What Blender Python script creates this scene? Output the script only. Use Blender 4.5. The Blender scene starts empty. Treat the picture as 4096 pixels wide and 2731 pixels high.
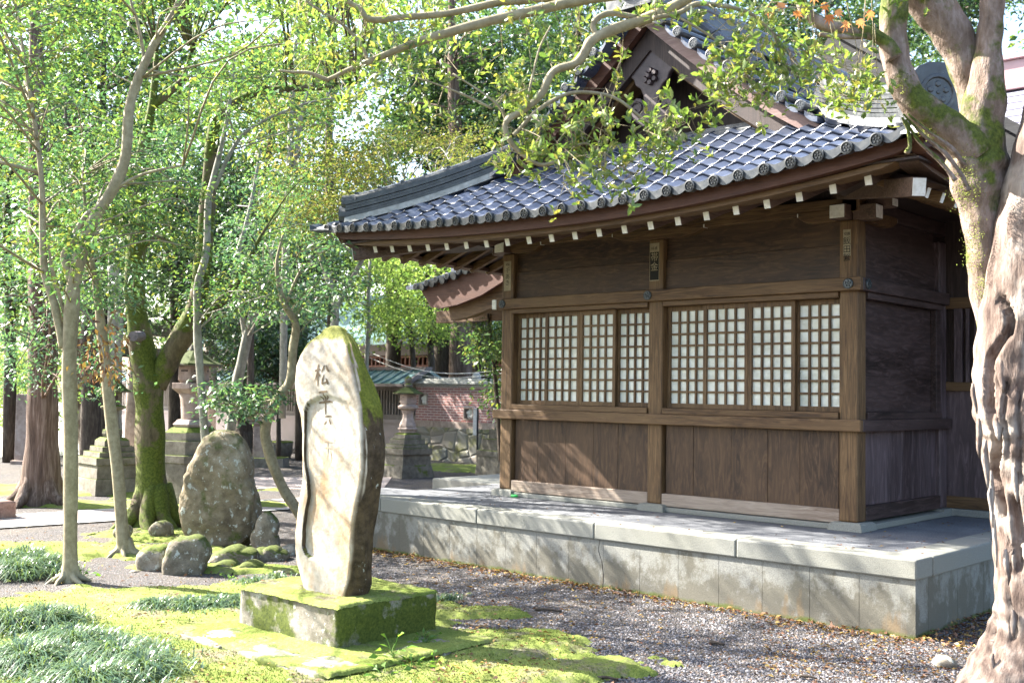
import bpy, math, random
import numpy as np
from mathutils import Vector, Matrix
from mathutils.bvhtree import BVHTree
R = math.radians
S = bpy.context.scene
C = S.collection
# ------------------------------------------------------------------ camera
F, YAW, PIT, ROL = 4413.94/4096, -.7461, .0458, .0150
CAM = np.array([3.8336, -8.1510, 1.55])
FW = np.array([math.sin(YAW)*math.cos(PIT), math.cos(YAW)*math.cos(PIT), math.sin(PIT)])
_r = np.array([math.cos(YAW), -math.sin(YAW), 0.]); _u = np.cross(_r, FW)
RT = math.cos(ROL)*_r+math.sin(ROL)*_u; UP = -math.sin(ROL)*_r+math.cos(ROL)*_u
cd = bpy.data.cameras.new('camera'); cam = bpy.data.objects.new('camera', cd); C.objects.link(cam)
cd.sensor_width = 36; cd.lens = 36*F; cd.clip_start = .05; cd.clip_end = 600; cd.dof.use_dof = True; cd.dof.focus_distance = 8.3; cd.dof.aperture_fstop = 4.0
M = Matrix.Identity(4)
for i in range(3):
    M[i][0], M[i][1], M[i][2], M[i][3] = RT[i], UP[i], -FW[i], CAM[i]
cam.matrix_world = M
S.camera = cam
# ------------------------------------------------------------------ light
SUN = Vector((-1.0, -.36, .88)).normalized()          # towards the sun
el = math.asin(SUN.z); az = math.atan2(SUN.x, SUN.y)
W = bpy.data.worlds.new('World'); S.world = W; W.use_nodes = True
nt = W.node_tree; bg = nt.nodes['Background']; sk = nt.nodes.new('ShaderNodeTexSky')
sk.sky_type = 'NISHITA'; sk.sun_disc = False; sk.sun_elevation = el; sk.sun_rotation = az
sk.air_density = 1.0; sk.dust_density = 2.5; sk.ozone_density = 1.0
nt.links.new(sk.outputs[0], bg.inputs[0]); bg.inputs[1].default_value = .10
sl = bpy.data.lights.new('sun', 'SUN'); sl.energy = 5.0; sl.angle = R(.5); sl.color = (1, .95, .87)
so = bpy.data.objects.new('sun', sl); C.objects.link(so)
so.rotation_euler = (-SUN).to_track_quat('-Z', 'Y').to_euler()
S.view_settings.view_transform = 'Standard'; S.view_settings.look = 'None'
S.view_settings.exposure = 2.75; S.view_settings.gamma = 1
S.render.engine = 'CYCLES'
S.cycles.max_bounces = 8; S.cycles.diffuse_bounces = 4; S.cycles.transmission_bounces = 4
S.cycles.glossy_bounces = 3; S.cycles.use_denoising = True; S.cycles.sample_clamp_indirect = 6
S.cycles.caustics_reflective = False; S.cycles.caustics_refractive = False

# ------------------------------------------------------------------ survey helpers: where a sight line meets a known depth or plane
def _ray(px, py):
    return FW+RT*((px-1176)/2352/F)+UP*((784.2-py)/2352/F)
def at(px, py, d): return CAM+_ray(px, py)*d
def G(px, py, z=0.):
    d = _ray(px, py); return CAM+d*((z-CAM[2])/d[2])
def YP(px, py, y):
    d = _ray(px, py); return CAM+d*((y-CAM[1])/d[1])
def XP(px, py, x):
    d = _ray(px, py); return CAM+d*((x-CAM[0])/d[0])
def dep(P): return float((np.asarray(P)-CAM).dot(FW))
PXM = 1/(2352*F)                                       # metres per survey pixel at 1 m

# ------------------------------------------------------------------ objects
def props(o, label=None, cat=None, group=None, kind=None):
    if label: o['label'] = label
    if cat: o['category'] = cat
    if group: o['group'] = group
    if kind: o['kind'] = kind
    return o
def thing(name, label, cat, loc=(0, 0, 0), group=None):
    o = bpy.data.objects.new(name, None); C.objects.link(o); o.location = [float(v) for v in loc]
    o.empty_display_size = .2
    return props(o, label, cat, group)
def link(name, me, mat, parent=None):
    o = bpy.data.objects.new(name, me); C.objects.link(o)
    if mat is not None and not me.materials: me.materials.append(mat)
    if parent is not None:
        o.parent = parent
        w = Vector((0, 0, 0)); p = parent
        while p is not None: w += p.location; p = p.parent
        o.location = -w
    return o
class MB:
    def __init__(s): s.v = []; s.f = []
    def add(s, v, f):
        n = len(s.v); s.v += [tuple(map(float, p)) for p in v]; s.f += [tuple(i+n for i in q) for q in f]; return s
    def box(s, a, b):
        x0, y0, z0 = a; x1, y1, z1 = b
        return s.add([(x0,y0,z0),(x1,y0,z0),(x1,y1,z0),(x0,y1,z0),(x0,y0,z1),(x1,y0,z1),(x1,y1,z1),(x0,y1,z1)],
                     [(0,3,2,1),(4,5,6,7),(0,1,5,4),(1,2,6,5),(2,3,7,6),(3,0,4,7)])
    def bar(s, a, b, w, h, up=(0, 0, 1)):               # rectangular bar from a to b
        a, b = Vector(a), Vector(b); d = (b-a).normalized(); r = d.cross(Vector(up)).normalized()*w/2; u = r.cross(d).normalized()*h/2
        v = [a-r-u, a+r-u, a+r+u, a-r+u, b-r-u, b+r-u, b+r+u, b-r+u]
        return s.add(v, [(0,3,2,1),(4,5,6,7),(0,1,5,4),(1,2,6,5),(2,3,7,6),(3,0,4,7)][::1])
    def tube(s, pts, rad, n=8, cap=True):
        pts = [Vector(map(float, p)) for p in pts]; v = []; f = []
        ref = Vector((0.13, .37, .92))
        for i, p in enumerate(pts):
            d = (pts[min(i+1, len(pts)-1)]-pts[max(i-1, 0)]).normalized()
            a = d.cross(ref)
            if a.length < .05: a = d.cross(Vector((1, 0, 0)))
            a.normalize(); b = d.cross(a); r = rad[i] if hasattr(rad, '__len__') else rad
            v += [p+a*(r*math.cos(2*math.pi*k/n))+b*(r*math.sin(2*math.pi*k/n)) for k in range(n)]
        for i in range(len(pts)-1):
            for k in range(n):
                f.append((i*n+k, i*n+(k+1) % n, (i+1)*n+(k+1) % n, (i+1)*n+k))
        if cap: f += [tuple(range(n-1, -1, -1)), tuple((len(pts)-1)*n+k for k in range(n))]
        return s.add(v, f)
    def prism(s, poly, off):                            # closed outline (3-D points) pushed along off
        n = len(poly); o = np.asarray(off, float)
        v = [np.asarray(p, float) for p in poly]; v += [p+o for p in v]
        return s.add(v, [tuple(range(n)), tuple(range(2*n-1, n-1, -1))]+[(i, (i+n), (i+1) % n+n, (i+1) % n) for i in range(n)])
    def ring(s, rings, closed=True, cap=True):
        n = len(rings[0]); v = [p for r in rings for p in r]; f = []
        for i in range(len(rings)-1):
            for k in range(n if closed else n-1): f.append((i*n+k, i*n+(k+1) % n, (i+1)*n+(k+1) % n, (i+1)*n+k))
        if cap: f += [tuple(range(n-1, -1, -1)), tuple((len(rings)-1)*n+k for k in range(n))]
        return s.add(v, f)
    def build(s, name, mat, parent=None, bevel=0, smooth=False, fix=True):
        me = bpy.data.meshes.new(name); me.from_pydata(s.v, [], s.f); me.update()
        if fix:
            import bmesh
            bm = bmesh.new(); bm.from_mesh(me); bmesh.ops.recalc_face_normals(bm, faces=bm.faces); bm.to_mesh(me); bm.free()
        if smooth: me.shade_smooth()
        o = link(name, me, mat, parent)
        if bevel:
            m = o.modifiers.new('edge', 'BEVEL'); m.width = bevel; m.segments = 2; m.limit_method = 'ANGLE'
        return o
def fast_mesh(name, v, quads, smooth=False):
    me = bpy.data.meshes.new(name); v = np.asarray(v, np.float32); q = np.asarray(quads, np.int32)
    me.vertices.add(len(v)); me.vertices.foreach_set('co', v.ravel())
    k = q.shape[1]; me.loops.add(q.size); me.loops.foreach_set('vertex_index', q.ravel())
    me.polygons.add(len(q)); me.polygons.foreach_set('loop_start', np.arange(0, q.size, k, dtype=np.int32))
    if smooth: me.polygons.foreach_set('use_smooth', np.ones(len(q), bool))
    me.update(calc_edges=True); me.validate(); return me

# ------------------------------------------------------------------ materials
class NT:
    def __init__(s, name):
        s.m = bpy.data.materials.new(name); s.m.use_nodes = True; s.t = s.m.node_tree; s.n = s.t.nodes
        s.p = s.n['Principled BSDF']; s.out = s.n['Material Output']; s.co = s.n.new('ShaderNodeTexCoord')
    def new(s, t, **kw):
        n = s.n.new('ShaderNode'+t)
        for k, v in kw.items(): setattr(n, k, v)
        return n
    def l(s, a, b): s.t.links.new(a, b)
    def noise(s, scale, detail=4, rough=.55, mp=(1, 1, 1), co='Object', dist=0):
        m = s.new('Mapping'); m.inputs['Scale'].default_value = mp; s.l(s.co.outputs[co], m.inputs[0])
        n = s.new('TexNoise'); n.inputs['Scale'].default_value = scale; n.inputs['Detail'].default_value = detail
        n.inputs['Roughness'].default_value = rough; n.inputs['Distortion'].default_value = dist; s.l(m.outputs[0], n.inputs[0]); return n.outputs[0]
    def vor(s, scale, feature='F1', mp=(1, 1, 1)):
        m = s.new('Mapping'); m.inputs['Scale'].default_value = mp; s.l(s.co.outputs['Object'], m.inputs[0])
        n = s.new('TexVoronoi', feature=feature); n.inputs['Scale'].default_value = scale; s.l(m.outputs[0], n.inputs[0]); return n
    def ramp(s, fac, stops):
        r = s.new('ValToRGB'); e = r.color_ramp.elements
        while len(e) < len(stops): e.new(.5)
        for i, (p, c) in enumerate(stops):
            e[i].position = p; e[i].color = (*c, 1) if hasattr(c, '__len__') else (c, c, c, 1)
        s.l(fac, r.inputs[0]); return r.outputs[0]
    def mix(s, fac, a, b, mode='MIX'):
        m = s.new('Mix', data_type='RGBA', blend_type=mode)
        for inp, val in ((m.inputs[0], fac), (m.inputs[6], a), (m.inputs[7], b)):
            if hasattr(val, 'links') or hasattr(val, 'is_linked'): s.l(val, inp)
            elif hasattr(val, '__len__'): inp.default_value = (*val, 1)
            else: inp.default_value = val
        return m.outputs[2]
    def math(s, op, a, b=0.):
        m = s.new('Math', operation=op)
        for i, v in enumerate((a, b)):
            if hasattr(v, 'is_linked'): s.l(v, m.inputs[i])
            else: m.inputs[i].default_value = v
        return m.outputs[0]
    def island(s): return s.new('NewGeometry').outputs['Random Per Island']
    def normal_z(s):
        g = s.new('NewGeometry'); x = s.new('SeparateXYZ'); s.l(g.outputs['Normal'], x.inputs[0]); return x.outputs
    def pos(s):
        x = s.new('SeparateXYZ'); s.l(s.new('NewGeometry').outputs['Position'], x.inputs[0]); return x.outputs
    def bump(s, h, st=.4, d=.01):
        b = s.new('Bump'); b.inputs['Strength'].default_value = st; b.inputs['Distance'].default_value = d
        s.l(h, b.inputs['Height']); s.l(b.outputs[0], s.p.inputs['Normal']); return b
    def done(s, col, rough=.7, spec=.3):
        if hasattr(col, 'is_linked'): s.l(col, s.p.inputs['Base Color'])
        else: s.p.inputs['Base Color'].default_value = (*col, 1)
        if hasattr(rough, 'is_linked'): s.l(rough, s.p.inputs['Roughness'])
        else: s.p.inputs['Roughness'].default_value = rough
        s.p.inputs['Specular IOR Level'].default_value = spec; return s.m

def wood(name, axis, dark, mid, light, rough=.62, isl=.5, k=14, dist=1.6):
    t = NT(name); st = [k, k, k]; st[axis] = 1.0
    g = t.noise(2.6, 6, .65, st, dist=dist); big = t.noise(1.1, 3, .5, [2.5 if i != axis else .6 for i in range(3)], dist=.8)
    col = t.ramp(g, [(.34, dark), (.5, mid), (.67, light)])
    col = t.mix(t.math('MULTIPLY', t.island(), isl), col, t.mix(1, col, (.55, .5, .48), 'MULTIPLY'))
    col = t.mix(t.ramp(big, [(.35, 0.), (.7, .55)]), col, light)
    fine = t.noise(9, 3, .6, st)
    t.bump(t.mix(.5, g, fine), .35, .004)
    return t.done(col, rough, .35)
def stone(name, a, b, c, scale=6, speck=True, moss=0., mosscol=((.05, .075, .012), (.12, .15, .02)), lichen=0., bump=.5, mossz=.35, seed=0., mossx=0.):
    t = NT(name); n1 = t.noise(scale*.35, 6, .6); n2 = t.noise(scale*2.2, 5, .6)
    col = t.ramp(t.mix(.5, n1, n2), [(.34, a), (.5, b), (.66, c)])
    if speck: col = t.mix(t.ramp(t.noise(180, 2, .6), [(.4, .0), (.62, .5)]), col, t.mix(1, col, (.45, .45, .45), 'MULTIPLY'))
    if lichen:
        v = t.noise(scale*3.2, 5, .7, (1.1, 1, .9)); col = t.mix(t.ramp(v, [(.6-.08*lichen, 0.), (.64-.08*lichen, .8)]), col, (.42, .44, .39))
    h = t.mix(.5, n2, t.noise(40, 5, .7))
    if moss:
        nrm = t.normal_z(); m = t.math('ADD', t.math('ADD', t.math('MULTIPLY', nrm[2], mossz), t.math('MULTIPLY', nrm[0], mossx)), t.math('MULTIPLY', t.noise(scale*.6, 5, .65), 1.2))
        msk = t.ramp(m, [(1.0-moss*.5, 0.), (1.12-moss*.5, 1.)])
        mc = t.ramp(t.noise(55, 4, .7), [(.3, mosscol[0]), (.7, mosscol[1])])
        col = t.mix(msk, col, mc)
    t.bump(h, bump, .012)
    return t.done(col, .85, .2)
MAT = {}
MAT['wood_x'] = wood('weathered_wood_x', 0, (.026, .012, .005), (.09, .046, .018), (.165, .1, .046))
MAT['wood_y'] = wood('weathered_wood_y', 1, (.03, .017, .012), (.085, .05, .035), (.15, .1, .075))
MAT['wood_z'] = wood('weathered_wood_z', 2, (.03, .015, .006), (.1, .053, .021), (.18, .11, .05))
MAT['plank_z'] = wood('plank_wood_z', 2, (.010, .0045, .0022), (.042, .02, .009), (.1, .056, .028), .55, .9, 6, 2.6)
MAT['plank_x'] = wood('plank_wood_x', 0, (.008, .004, .002), (.036, .017, .0075), (.1, .056, .028), .55, .9, 6, 2.8)
MAT['side_z'] = wood('side_wood_z', 2, (.012, .007, .007), (.045, .027, .026), (.15, .11, .115), .55, .9, 7, 1.5)
MAT['side_y'] = wood('side_wood_y', 1, (.012, .007, .006), (.034, .02, .017), (.085, .056, .052), .5, .7, 7, 2.)
MAT['sill'] = wood('bleached_sill_wood', 0, (.12, .08, .055), (.24, .18, .135), (.36, .3, .24), .7)
MAT['fascia'] = wood('eave_board_wood', 0, (.03, .009, .005), (.062, .021, .011), (.09, .037, .021), .65)
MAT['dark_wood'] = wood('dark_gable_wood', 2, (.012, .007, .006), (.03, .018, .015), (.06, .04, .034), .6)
MAT['barge'] = wood('bargeboard_copper_brown', 0, (.12, .065, .055), (.17, .1, .085), (.24, .16, .14), .45)
t = NT('white_end_paint'); MAT['white'] = t.done(t.ramp(t.noise(30, 3), [(.3, (.6, .58, .52)), (.7, (.78, .77, .72))]), .7)
t = NT('shoji_paper'); n = t.noise(6, 4, .6); t.bump(n, .6, .03); t.p.inputs['Coat Weight'].default_value = .8; t.p.inputs['Coat Roughness'].default_value = .04; t.l(t.p.inputs['Normal'].links[0].from_socket, t.p.inputs['Coat Normal'])
MAT['paper'] = t.done(t.mix(t.ramp(t.noise(11, 4, .6, dist=1.), [(.45, 0.), (.68, .4)]), t.ramp(t.noise(1.6, 4), [(.35, (.5, .52, .44)), (.65, (.7, .7, .61))]), (.74, .78, .78)), .6, .4)
t = NT('glazed_roof_tile')
c = t.ramp(t.island(), [(0, (.034, .042, .066)), (.5, (.05, .062, .094)), (1, (.075, .088, .122))])
sp = t.noise(9, 5, .7); c = t.mix(t.ramp(sp, [(.58, 0.), (.75, .35)]), c, (.15, .155, .16))
t.bump(t.noise(60, 4, .6), .12, .004)
MAT['tile'] = t.done(c, t.ramp(t.noise(14, 4, .6), [(.3, .22), (.7, .44)]), .75)
t = NT('dark_ridge_tile'); t.bump(t.noise(50, 4, .6), .15, .004)
c = t.ramp(t.noise(7, 5, .65), [(.3, (.02, .023, .026)), (.55, (.042, .047, .05)), (.78, (.1, .103, .098))])
MAT['ridge'] = t.done(c, t.ramp(t.noise(18, 3), [(.3, .25), (.7, .5)]), .6)
t = NT('mortar'); MAT['mortar'] = t.done(t.ramp(t.noise(12, 4), [(.3, (.2, .2, .18)), (.7, (.36, .36, .33))]), .9)
t = NT('bronze_boss'); MAT['bronze'] = t.done(t.ramp(t.noise(60, 3), [(.3, (.02, .028, .03)), (.7, (.06, .075, .08))]), .4, .6)
def granite(name, base, stain):
    t = NT(name); k = t.noise(160, 2, .6); col = t.ramp(k, [(.3, [b*.6 for b in base]), (.5, base), (.7, [min(1, b*1.25) for b in base])])
    big = t.noise(1.4, 5, .6); col = t.mix(t.ramp(big, [(.35, 0.), (.7, .45)]), col, (.2, .195, .15))
    z = t.pos()[2]
    if stain:
        zz = t.new('MapRange'); zz.inputs[1].default_value = .42; zz.inputs[2].default_value = .05; t.l(z, zz.inputs[0])
        m = t.math('ADD', t.math('MULTIPLY', zz.outputs[0], .22), t.noise(5.5, 6, .72, (1, 1, .75)))
        m2 = t.math('ADD', m, t.math('MULTIPLY', t.noise(.9, 2), .25))
        col = t.mix(t.ramp(m2, [(.67, 0.), (.79, .72)]), col, (.09, .08, .056))
        m3 = t.math('ADD', t.math('MULTIPLY', zz.outputs[0], .35), t.noise(3.2, 5, .6, (1.6, 1, .4)))
        col = t.mix(t.ramp(m3, [(.86, 0.), (.95, .5)]), col, (.2, .13, .06))
        gz = t.new('MapRange'); gz.inputs[1].default_value = .07; gz.inputs[2].default_value = .0; t.l(z, gz.inputs[0])
        col = t.mix(t.ramp(t.math('MULTIPLY', gz.outputs[0], t.noise(7, 4)), [(.25, 0.), (.45, .9)]), col, (.09, .11, .02))
    t.bump(t.noise(90, 4, .7), .4, .006)
    return t.done(col, .8, .25)
MAT['cap'] = granite('granite_cap', (.21, .212, .19), False)
MAT['facing'] = granite('granite_facing', (.215, .215, .195), True)
t = NT('terrazzo_floor'); MAT['terr'] = t.done(t.ramp(t.mix(.4, t.noise(140, 2, .6), t.noise(1.6, 4)), [(.36, (.065, .07, .078)), (.5, (.11, .115, .125)), (.62, (.19, .195, .2))]), .75)
t = NT('gravel')
v = t.vor(70); d = t.new('SeparateColor'); t.l(v.outputs['Color'], d.inputs[0])
c = t.ramp(d.outputs[0], [(0, (.06, .058, .064)), (.4, (.13, .125, .135)), (.75, (.21, .2, .21)), (1, (.34, .33, .325))])
c = t.mix(t.ramp(d.outputs[1], [(.8, 0.), (.82, .6)]), c, (.2, .12, .08))
edge = t.ramp(v.outputs['Distance'], [(.25, 1.), (.62, 0.)]); c = t.mix(t.math('SUBTRACT', 1., edge), c, (.05, .045, .04))
c = t.mix(t.ramp(t.noise(.9, 5, .65), [(.45, 0.), (.7, .55)]), c, (.15, .12, .085))
t.bump(edge, .9, .02); MAT['gravel'] = t.done(c, .8, .25)
t = NT('moss')
a = t.noise(1.5, 5, .6); b = t.noise(85, 5, .75)
c = t.ramp(t.mix(.55, a, b), [(.3, (.06, .085, .018)), (.44, (.13, .17, .035)), (.58, (.22, .25, .07)), (.7, (.32, .32, .14))])
c = t.mix(t.ramp(t.noise(3.2, 6, .7), [(.52, 0.), (.62, .8)]), c, t.ramp(t.noise(40, 4, .7), [(.35, (.07, .05, .035)), (.65, (.24, .2, .16))]))
t.bump(b, .7, .015); MAT['moss'] = t.done(c, .95, .1)
t = NT('concrete_path'); c = t.ramp(t.mix(.5, t.noise(1.2, 4), t.noise(70, 3)), [(.35, (.27, .22, .195)), (.65, (.38, .32, .285))]); MAT['path'] = t.done(c, .85)
t = NT('path_kerb'); MAT['kerb'] = t.done(t.ramp(t.noise(20, 4), [(.3, (.33, .33, .32)), (.7, (.45, .45, .43))]), .85)

def bark(name, a, b, c, stretch=4., scale=7, moss=0., rough=.85, bump=.6, dist=.018, patch=None):
    t = NT(name); n = t.noise(scale, 6, .65, (1, 1, 1/stretch)); n2 = t.noise(scale*4, 5, .7, (1, 1, 1/stretch))
    col = t.ramp(t.mix(.45, n, n2), [(.34, a), (.5, b), (.66, c)])
    if patch: col = t.mix(t.ramp(t.noise(2.3, 4, .6), [(.52, 0.), (.6, .8)]), col, patch)
    if moss:
        x = t.normal_z(); k = t.math('ADD', t.noise(3.2, 5, .65), t.math('MULTIPLY', x[2], .12))
        col = t.mix(t.ramp(k, [(.62-moss*.3, 0.), (.7-moss*.3, .95)]), col, t.ramp(t.noise(45, 4, .7), [(.3, (.028, .044, .007)), (.7, (.12, .145, .022))]))
    t.bump(t.mix(.5, n, n2), bump, dist); return t.done(col, rough, .2)
MAT['bark_smooth'] = bark('smooth_pale_bark', (.17, .14, .085), (.25, .215, .135), (.34, .3, .2), 1.2, 6, 0, .75, .25, .006)
MAT['bark_moss'] = bark('mossy_bark', (.05, .04, .025), (.1, .08, .05), (.16, .13, .08), 2.5, 6, .62)
MAT['bark_cedar'] = bark('cedar_bark', (.05, .034, .026), (.13, .09, .068), (.26, .205, .17), 14, 10, 0, .9, 1., .03)
MAT['bark_dark'] = bark('dark_bark', (.03, .022, .018), (.06, .047, .036), (.11, .09, .07), 5, 7)
MAT['bark_grey'] = bark('grey_bark', (.14, .13, .11), (.23, .22, .18), (.33, .32, .27), 2, 6, 0, .8, .3, .008)
MAT['bark_old'] = bark('flaking_old_bark', (.055, .036, .03), (.15, .112, .092), (.3, .25, .215), 4.5, 6, .0, .9, .8, .025, (.33, .29, .25))
MAT['bark_limb'] = bark('moss_patched_limb_bark', (.1, .07, .05), (.2, .15, .12), (.32, .26, .23), 2.5, 6, .5, .88, 1., .025)
def leafmat(name, cols, trans=.5, gloss=.1, rough=.35, tint=(1.9, 1.8, .75)):
    t = NT(name); n = len(cols); c = t.ramp(t.island(), [(i/(n-1), q) for i, q in enumerate(cols)])
    df = t.new('BsdfDiffuse'); tr = t.new('BsdfTranslucent'); gl = t.new('BsdfGlossy'); gl.inputs['Roughness'].default_value = rough
    t.l(c, df.inputs[0]); t.l(t.mix(1, c, tint, 'MULTIPLY'), tr.inputs[0])
    m1 = t.new('MixShader'); m1.inputs[0].default_value = trans; t.l(df.outputs[0], m1.inputs[1]); t.l(tr.outputs[0], m1.inputs[2])
    m2 = t.new('MixShader'); m2.inputs[0].default_value = gloss*.5; t.l(m1.outputs[0], m2.inputs[1]); t.l(gl.outputs[0], m2.inputs[2])
    t.l(m2.outputs[0], t.out.inputs[0]); return t.m
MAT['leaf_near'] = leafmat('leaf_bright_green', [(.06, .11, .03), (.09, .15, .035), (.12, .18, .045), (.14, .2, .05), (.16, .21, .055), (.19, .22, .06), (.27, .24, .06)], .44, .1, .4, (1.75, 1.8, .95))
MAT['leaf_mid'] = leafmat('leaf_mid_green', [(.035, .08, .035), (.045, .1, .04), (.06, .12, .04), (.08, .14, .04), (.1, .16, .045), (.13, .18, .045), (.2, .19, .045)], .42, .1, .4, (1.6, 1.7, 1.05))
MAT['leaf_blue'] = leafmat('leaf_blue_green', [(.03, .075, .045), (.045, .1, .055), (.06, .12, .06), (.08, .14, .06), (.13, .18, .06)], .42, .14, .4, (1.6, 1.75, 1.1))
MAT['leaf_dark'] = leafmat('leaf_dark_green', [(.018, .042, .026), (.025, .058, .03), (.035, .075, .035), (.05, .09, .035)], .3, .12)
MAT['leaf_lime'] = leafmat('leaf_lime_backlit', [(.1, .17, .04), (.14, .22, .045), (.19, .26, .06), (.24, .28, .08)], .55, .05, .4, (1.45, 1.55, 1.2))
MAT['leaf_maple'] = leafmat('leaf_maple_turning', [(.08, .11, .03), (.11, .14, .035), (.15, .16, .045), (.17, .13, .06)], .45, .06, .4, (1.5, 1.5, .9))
MAT['leaf_orange'] = leafmat('leaf_orange', [(.38, .14, .05), (.45, .2, .07), (.5, .26, .12)], .5, .05, tint=(1.4, 1.2, .9))
MAT['leaf_brown'] = leafmat('dead_leaf', [(.07, .035, .022), (.12, .06, .038), (.17, .09, .055), (.2, .12, .08), (.25, .16, .07), (.3, .22, .07), (.13, .08, .065)], .12, .03)
MAT['blade'] = leafmat('mondo_blade', [(.05, .095, .06), (.07, .125, .075), (.095, .155, .085), (.15, .2, .08)], .25, .16, .3)
MAT['weed'] = leafmat('weed_leaf', [(.06, .14, .03), (.09, .18, .04), (.13, .22, .05)], .45, .06)

# ------------------------------------------------------------------ foliage
def leaf_arrays(P, D, N, L, Wd, fold=.18):
    """P base, D axis, N approx normal (all n x 3), L length, Wd width -> vertices, quads"""
    D = D/np.maximum(np.linalg.norm(D, axis=1, keepdims=True), 1e-6); Sd = np.cross(D, N); Sd /= np.maximum(np.linalg.norm(Sd, axis=1, keepdims=True), 1e-6)
    Nn = np.cross(Sd, D); L = L[:, None]; Wd = Wd[:, None]
    a = P; tip = P+D*L-Nn*L*.12; m = P+D*L*.48
    l = m-Sd*Wd*.5+Nn*Wd*fold; r = m+Sd*Wd*.5+Nn*Wd*fold
    v = np.stack([a, r, tip, l], 1).reshape(-1, 3); q = np.arange(len(P)*4).reshape(-1, 4); return v, q
def leaf6(P, D, N, L, Wd, fold=.14):
    D = D/np.linalg.norm(D, axis=1, keepdims=True); Sd = np.cross(D, N); Sd /= np.maximum(np.linalg.norm(Sd, axis=1, keepdims=True), 1e-6); Nn = np.cross(Sd, D); L = L[:, None]; W = Wd[:, None]*.5
    f = lambda t, w, s: P+D*L*t+Sd*W*w*s+Nn*(W*w*fold*2-L*.14*t*t)
    v = np.stack([P, f(.3, .82, 1), f(.66, .9, 1), f(1, 0, 1), f(.66, .9, -1), f(.3, .82, -1)], 1).reshape(-1, 3); b = np.arange(len(P))[:, None]*6
    return v, np.concatenate([b+np.array([[0, 1, 2, 3]]), b+np.array([[0, 3, 4, 5]])], 0)
def rot_rand(rng, n, zs=1.):
    v = rng.normal(size=(n, 3)); v[:, 2] *= zs; return v/np.linalg.norm(v, axis=1, keepdims=True)
def clump_leaves(rng, cents, rad, per, L, Wf=.45, flat=.45, droop=.25, up=1.):
    """leaf sprays round clump centres: flattened, leaves pointing outward and a little down"""
    cents = np.asarray(cents, float); n = len(cents)*per; idx = np.repeat(np.arange(len(cents)), per)
    off = rng.normal(size=(n, 3)); off /= np.linalg.norm(off, axis=1, keepdims=True); off *= (rng.random((n, 1))**.45)
    rr = rad*(.6+.8*rng.random(len(cents)))[idx][:, None]; tilt = rng.normal(size=(len(cents), 2))[idx]*.35
    o = off*rr; o[:, 2] = o[:, 2]*flat+o[:, 0]*tilt[:, 0]+o[:, 1]*tilt[:, 1]
    P = cents[idx]+o
    D = off*.7+rng.normal(size=(n, 3))*.6; D[:, 2] = D[:, 2]*.5-droop
    N = rng.normal(size=(n, 3))*.5+np.array([0, 0, up]); ln = L*(.6+.7*rng.random(n))
    return leaf_arrays(P, D, N, ln, ln*Wf*(.8+.4*rng.random(n)))
def rosettes(rng, tips, dirs, k, L, Wf=.44):
    n = len(tips)*k; idx = np.repeat(np.arange(len(tips)), k); d = np.asarray(dirs)[idx]
    s = rot_rand(rng, n); s -= (s*d).sum(1, keepdims=True)*d; s /= np.linalg.norm(s, axis=1, keepdims=True)
    a = rng.uniform(.35, 1.25, n)[:, None]; D = d*np.cos(a)+s*np.sin(a); P = np.asarray(tips)[idx]-d*(rng.random((n, 1))*L*1.6)
    N = d*np.sin(a)-s*np.cos(a)+rng.normal(size=(n, 3))*.25; ln = L*(.6+.6*rng.random(n))
    return leaf6(P, D, N, ln, ln*Wf*(.85+.3*rng.random(n)))
class Leaves:
    def __init__(s): s.v = []; s.q = []; s.n = 0
    def add(s, vq): s.v.append(vq[0]); s.q.append(vq[1]+s.n); s.n += len(vq[0])
    def build(s, name, mat, parent=None):
        return link(name, fast_mesh(name, np.concatenate(s.v), np.concatenate(s.q)), mat, parent)
def spline(pts, k=5):
    pts = [np.asarray(p, float) for p in pts]; out = []
    P = [pts[0]*2-pts[1]]+pts+[pts[-1]*2-pts[-2]]
    for i in range(1, len(P)-2):
        a, b, c, d = P[i-1:i+3]
        for j in range(k):
            t = j/k; out.append(.5*((2*b)+(c-a)*t+(2*a-5*b+4*c-d)*t*t+(3*b-a-3*c+d)*t**3))
    out.append(pts[-1]); return out
def limb(mb, rng, path, d, n=10, k=5, wob=.06, dd=0.):
    """path: survey pixels with a radius in pixels; d: depth (or list)"""
    ds = d if hasattr(d, '__len__') else [d+dd*i/(len(path)-1) for i in range(len(path))]
    q = [np.append(at(x, y, z), r*z*PXM) for (x, y, r), z in zip(path, ds)]
    s = spline(q, k); tube_rough(mb, rng, [p[:3] for p in s], [max(p[3], .004) for p in s], n, wob); return [p[:3] for p in s], [p[3] for p in s]
def tube_rough(mb, rng, pts, rad, n, wob):
    rings = []; ph = rng.random(4)*6
    for i, p in enumerate(pts):
        d = pts[min(i+1, len(pts)-1)]-pts[max(i-1, 0)]; d = d/np.linalg.norm(d)
        a = np.cross(d, (.13, .37, .92)); a /= np.linalg.norm(a); b = np.cross(d, a); ring = []
        for k in range(n):
            th = 2*math.pi*k/n; w = 1+wob*(math.sin(2*th+ph[0]+i*.13)+.6*math.sin(5*th+ph[1]-i*.21)+.7*math.sin(i*.9+ph[2]))
            ring.append(p+(a*math.cos(th)+b*math.sin(th))*rad[i]*w)
        rings.append(ring)
    mb.ring(rings)
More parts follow.
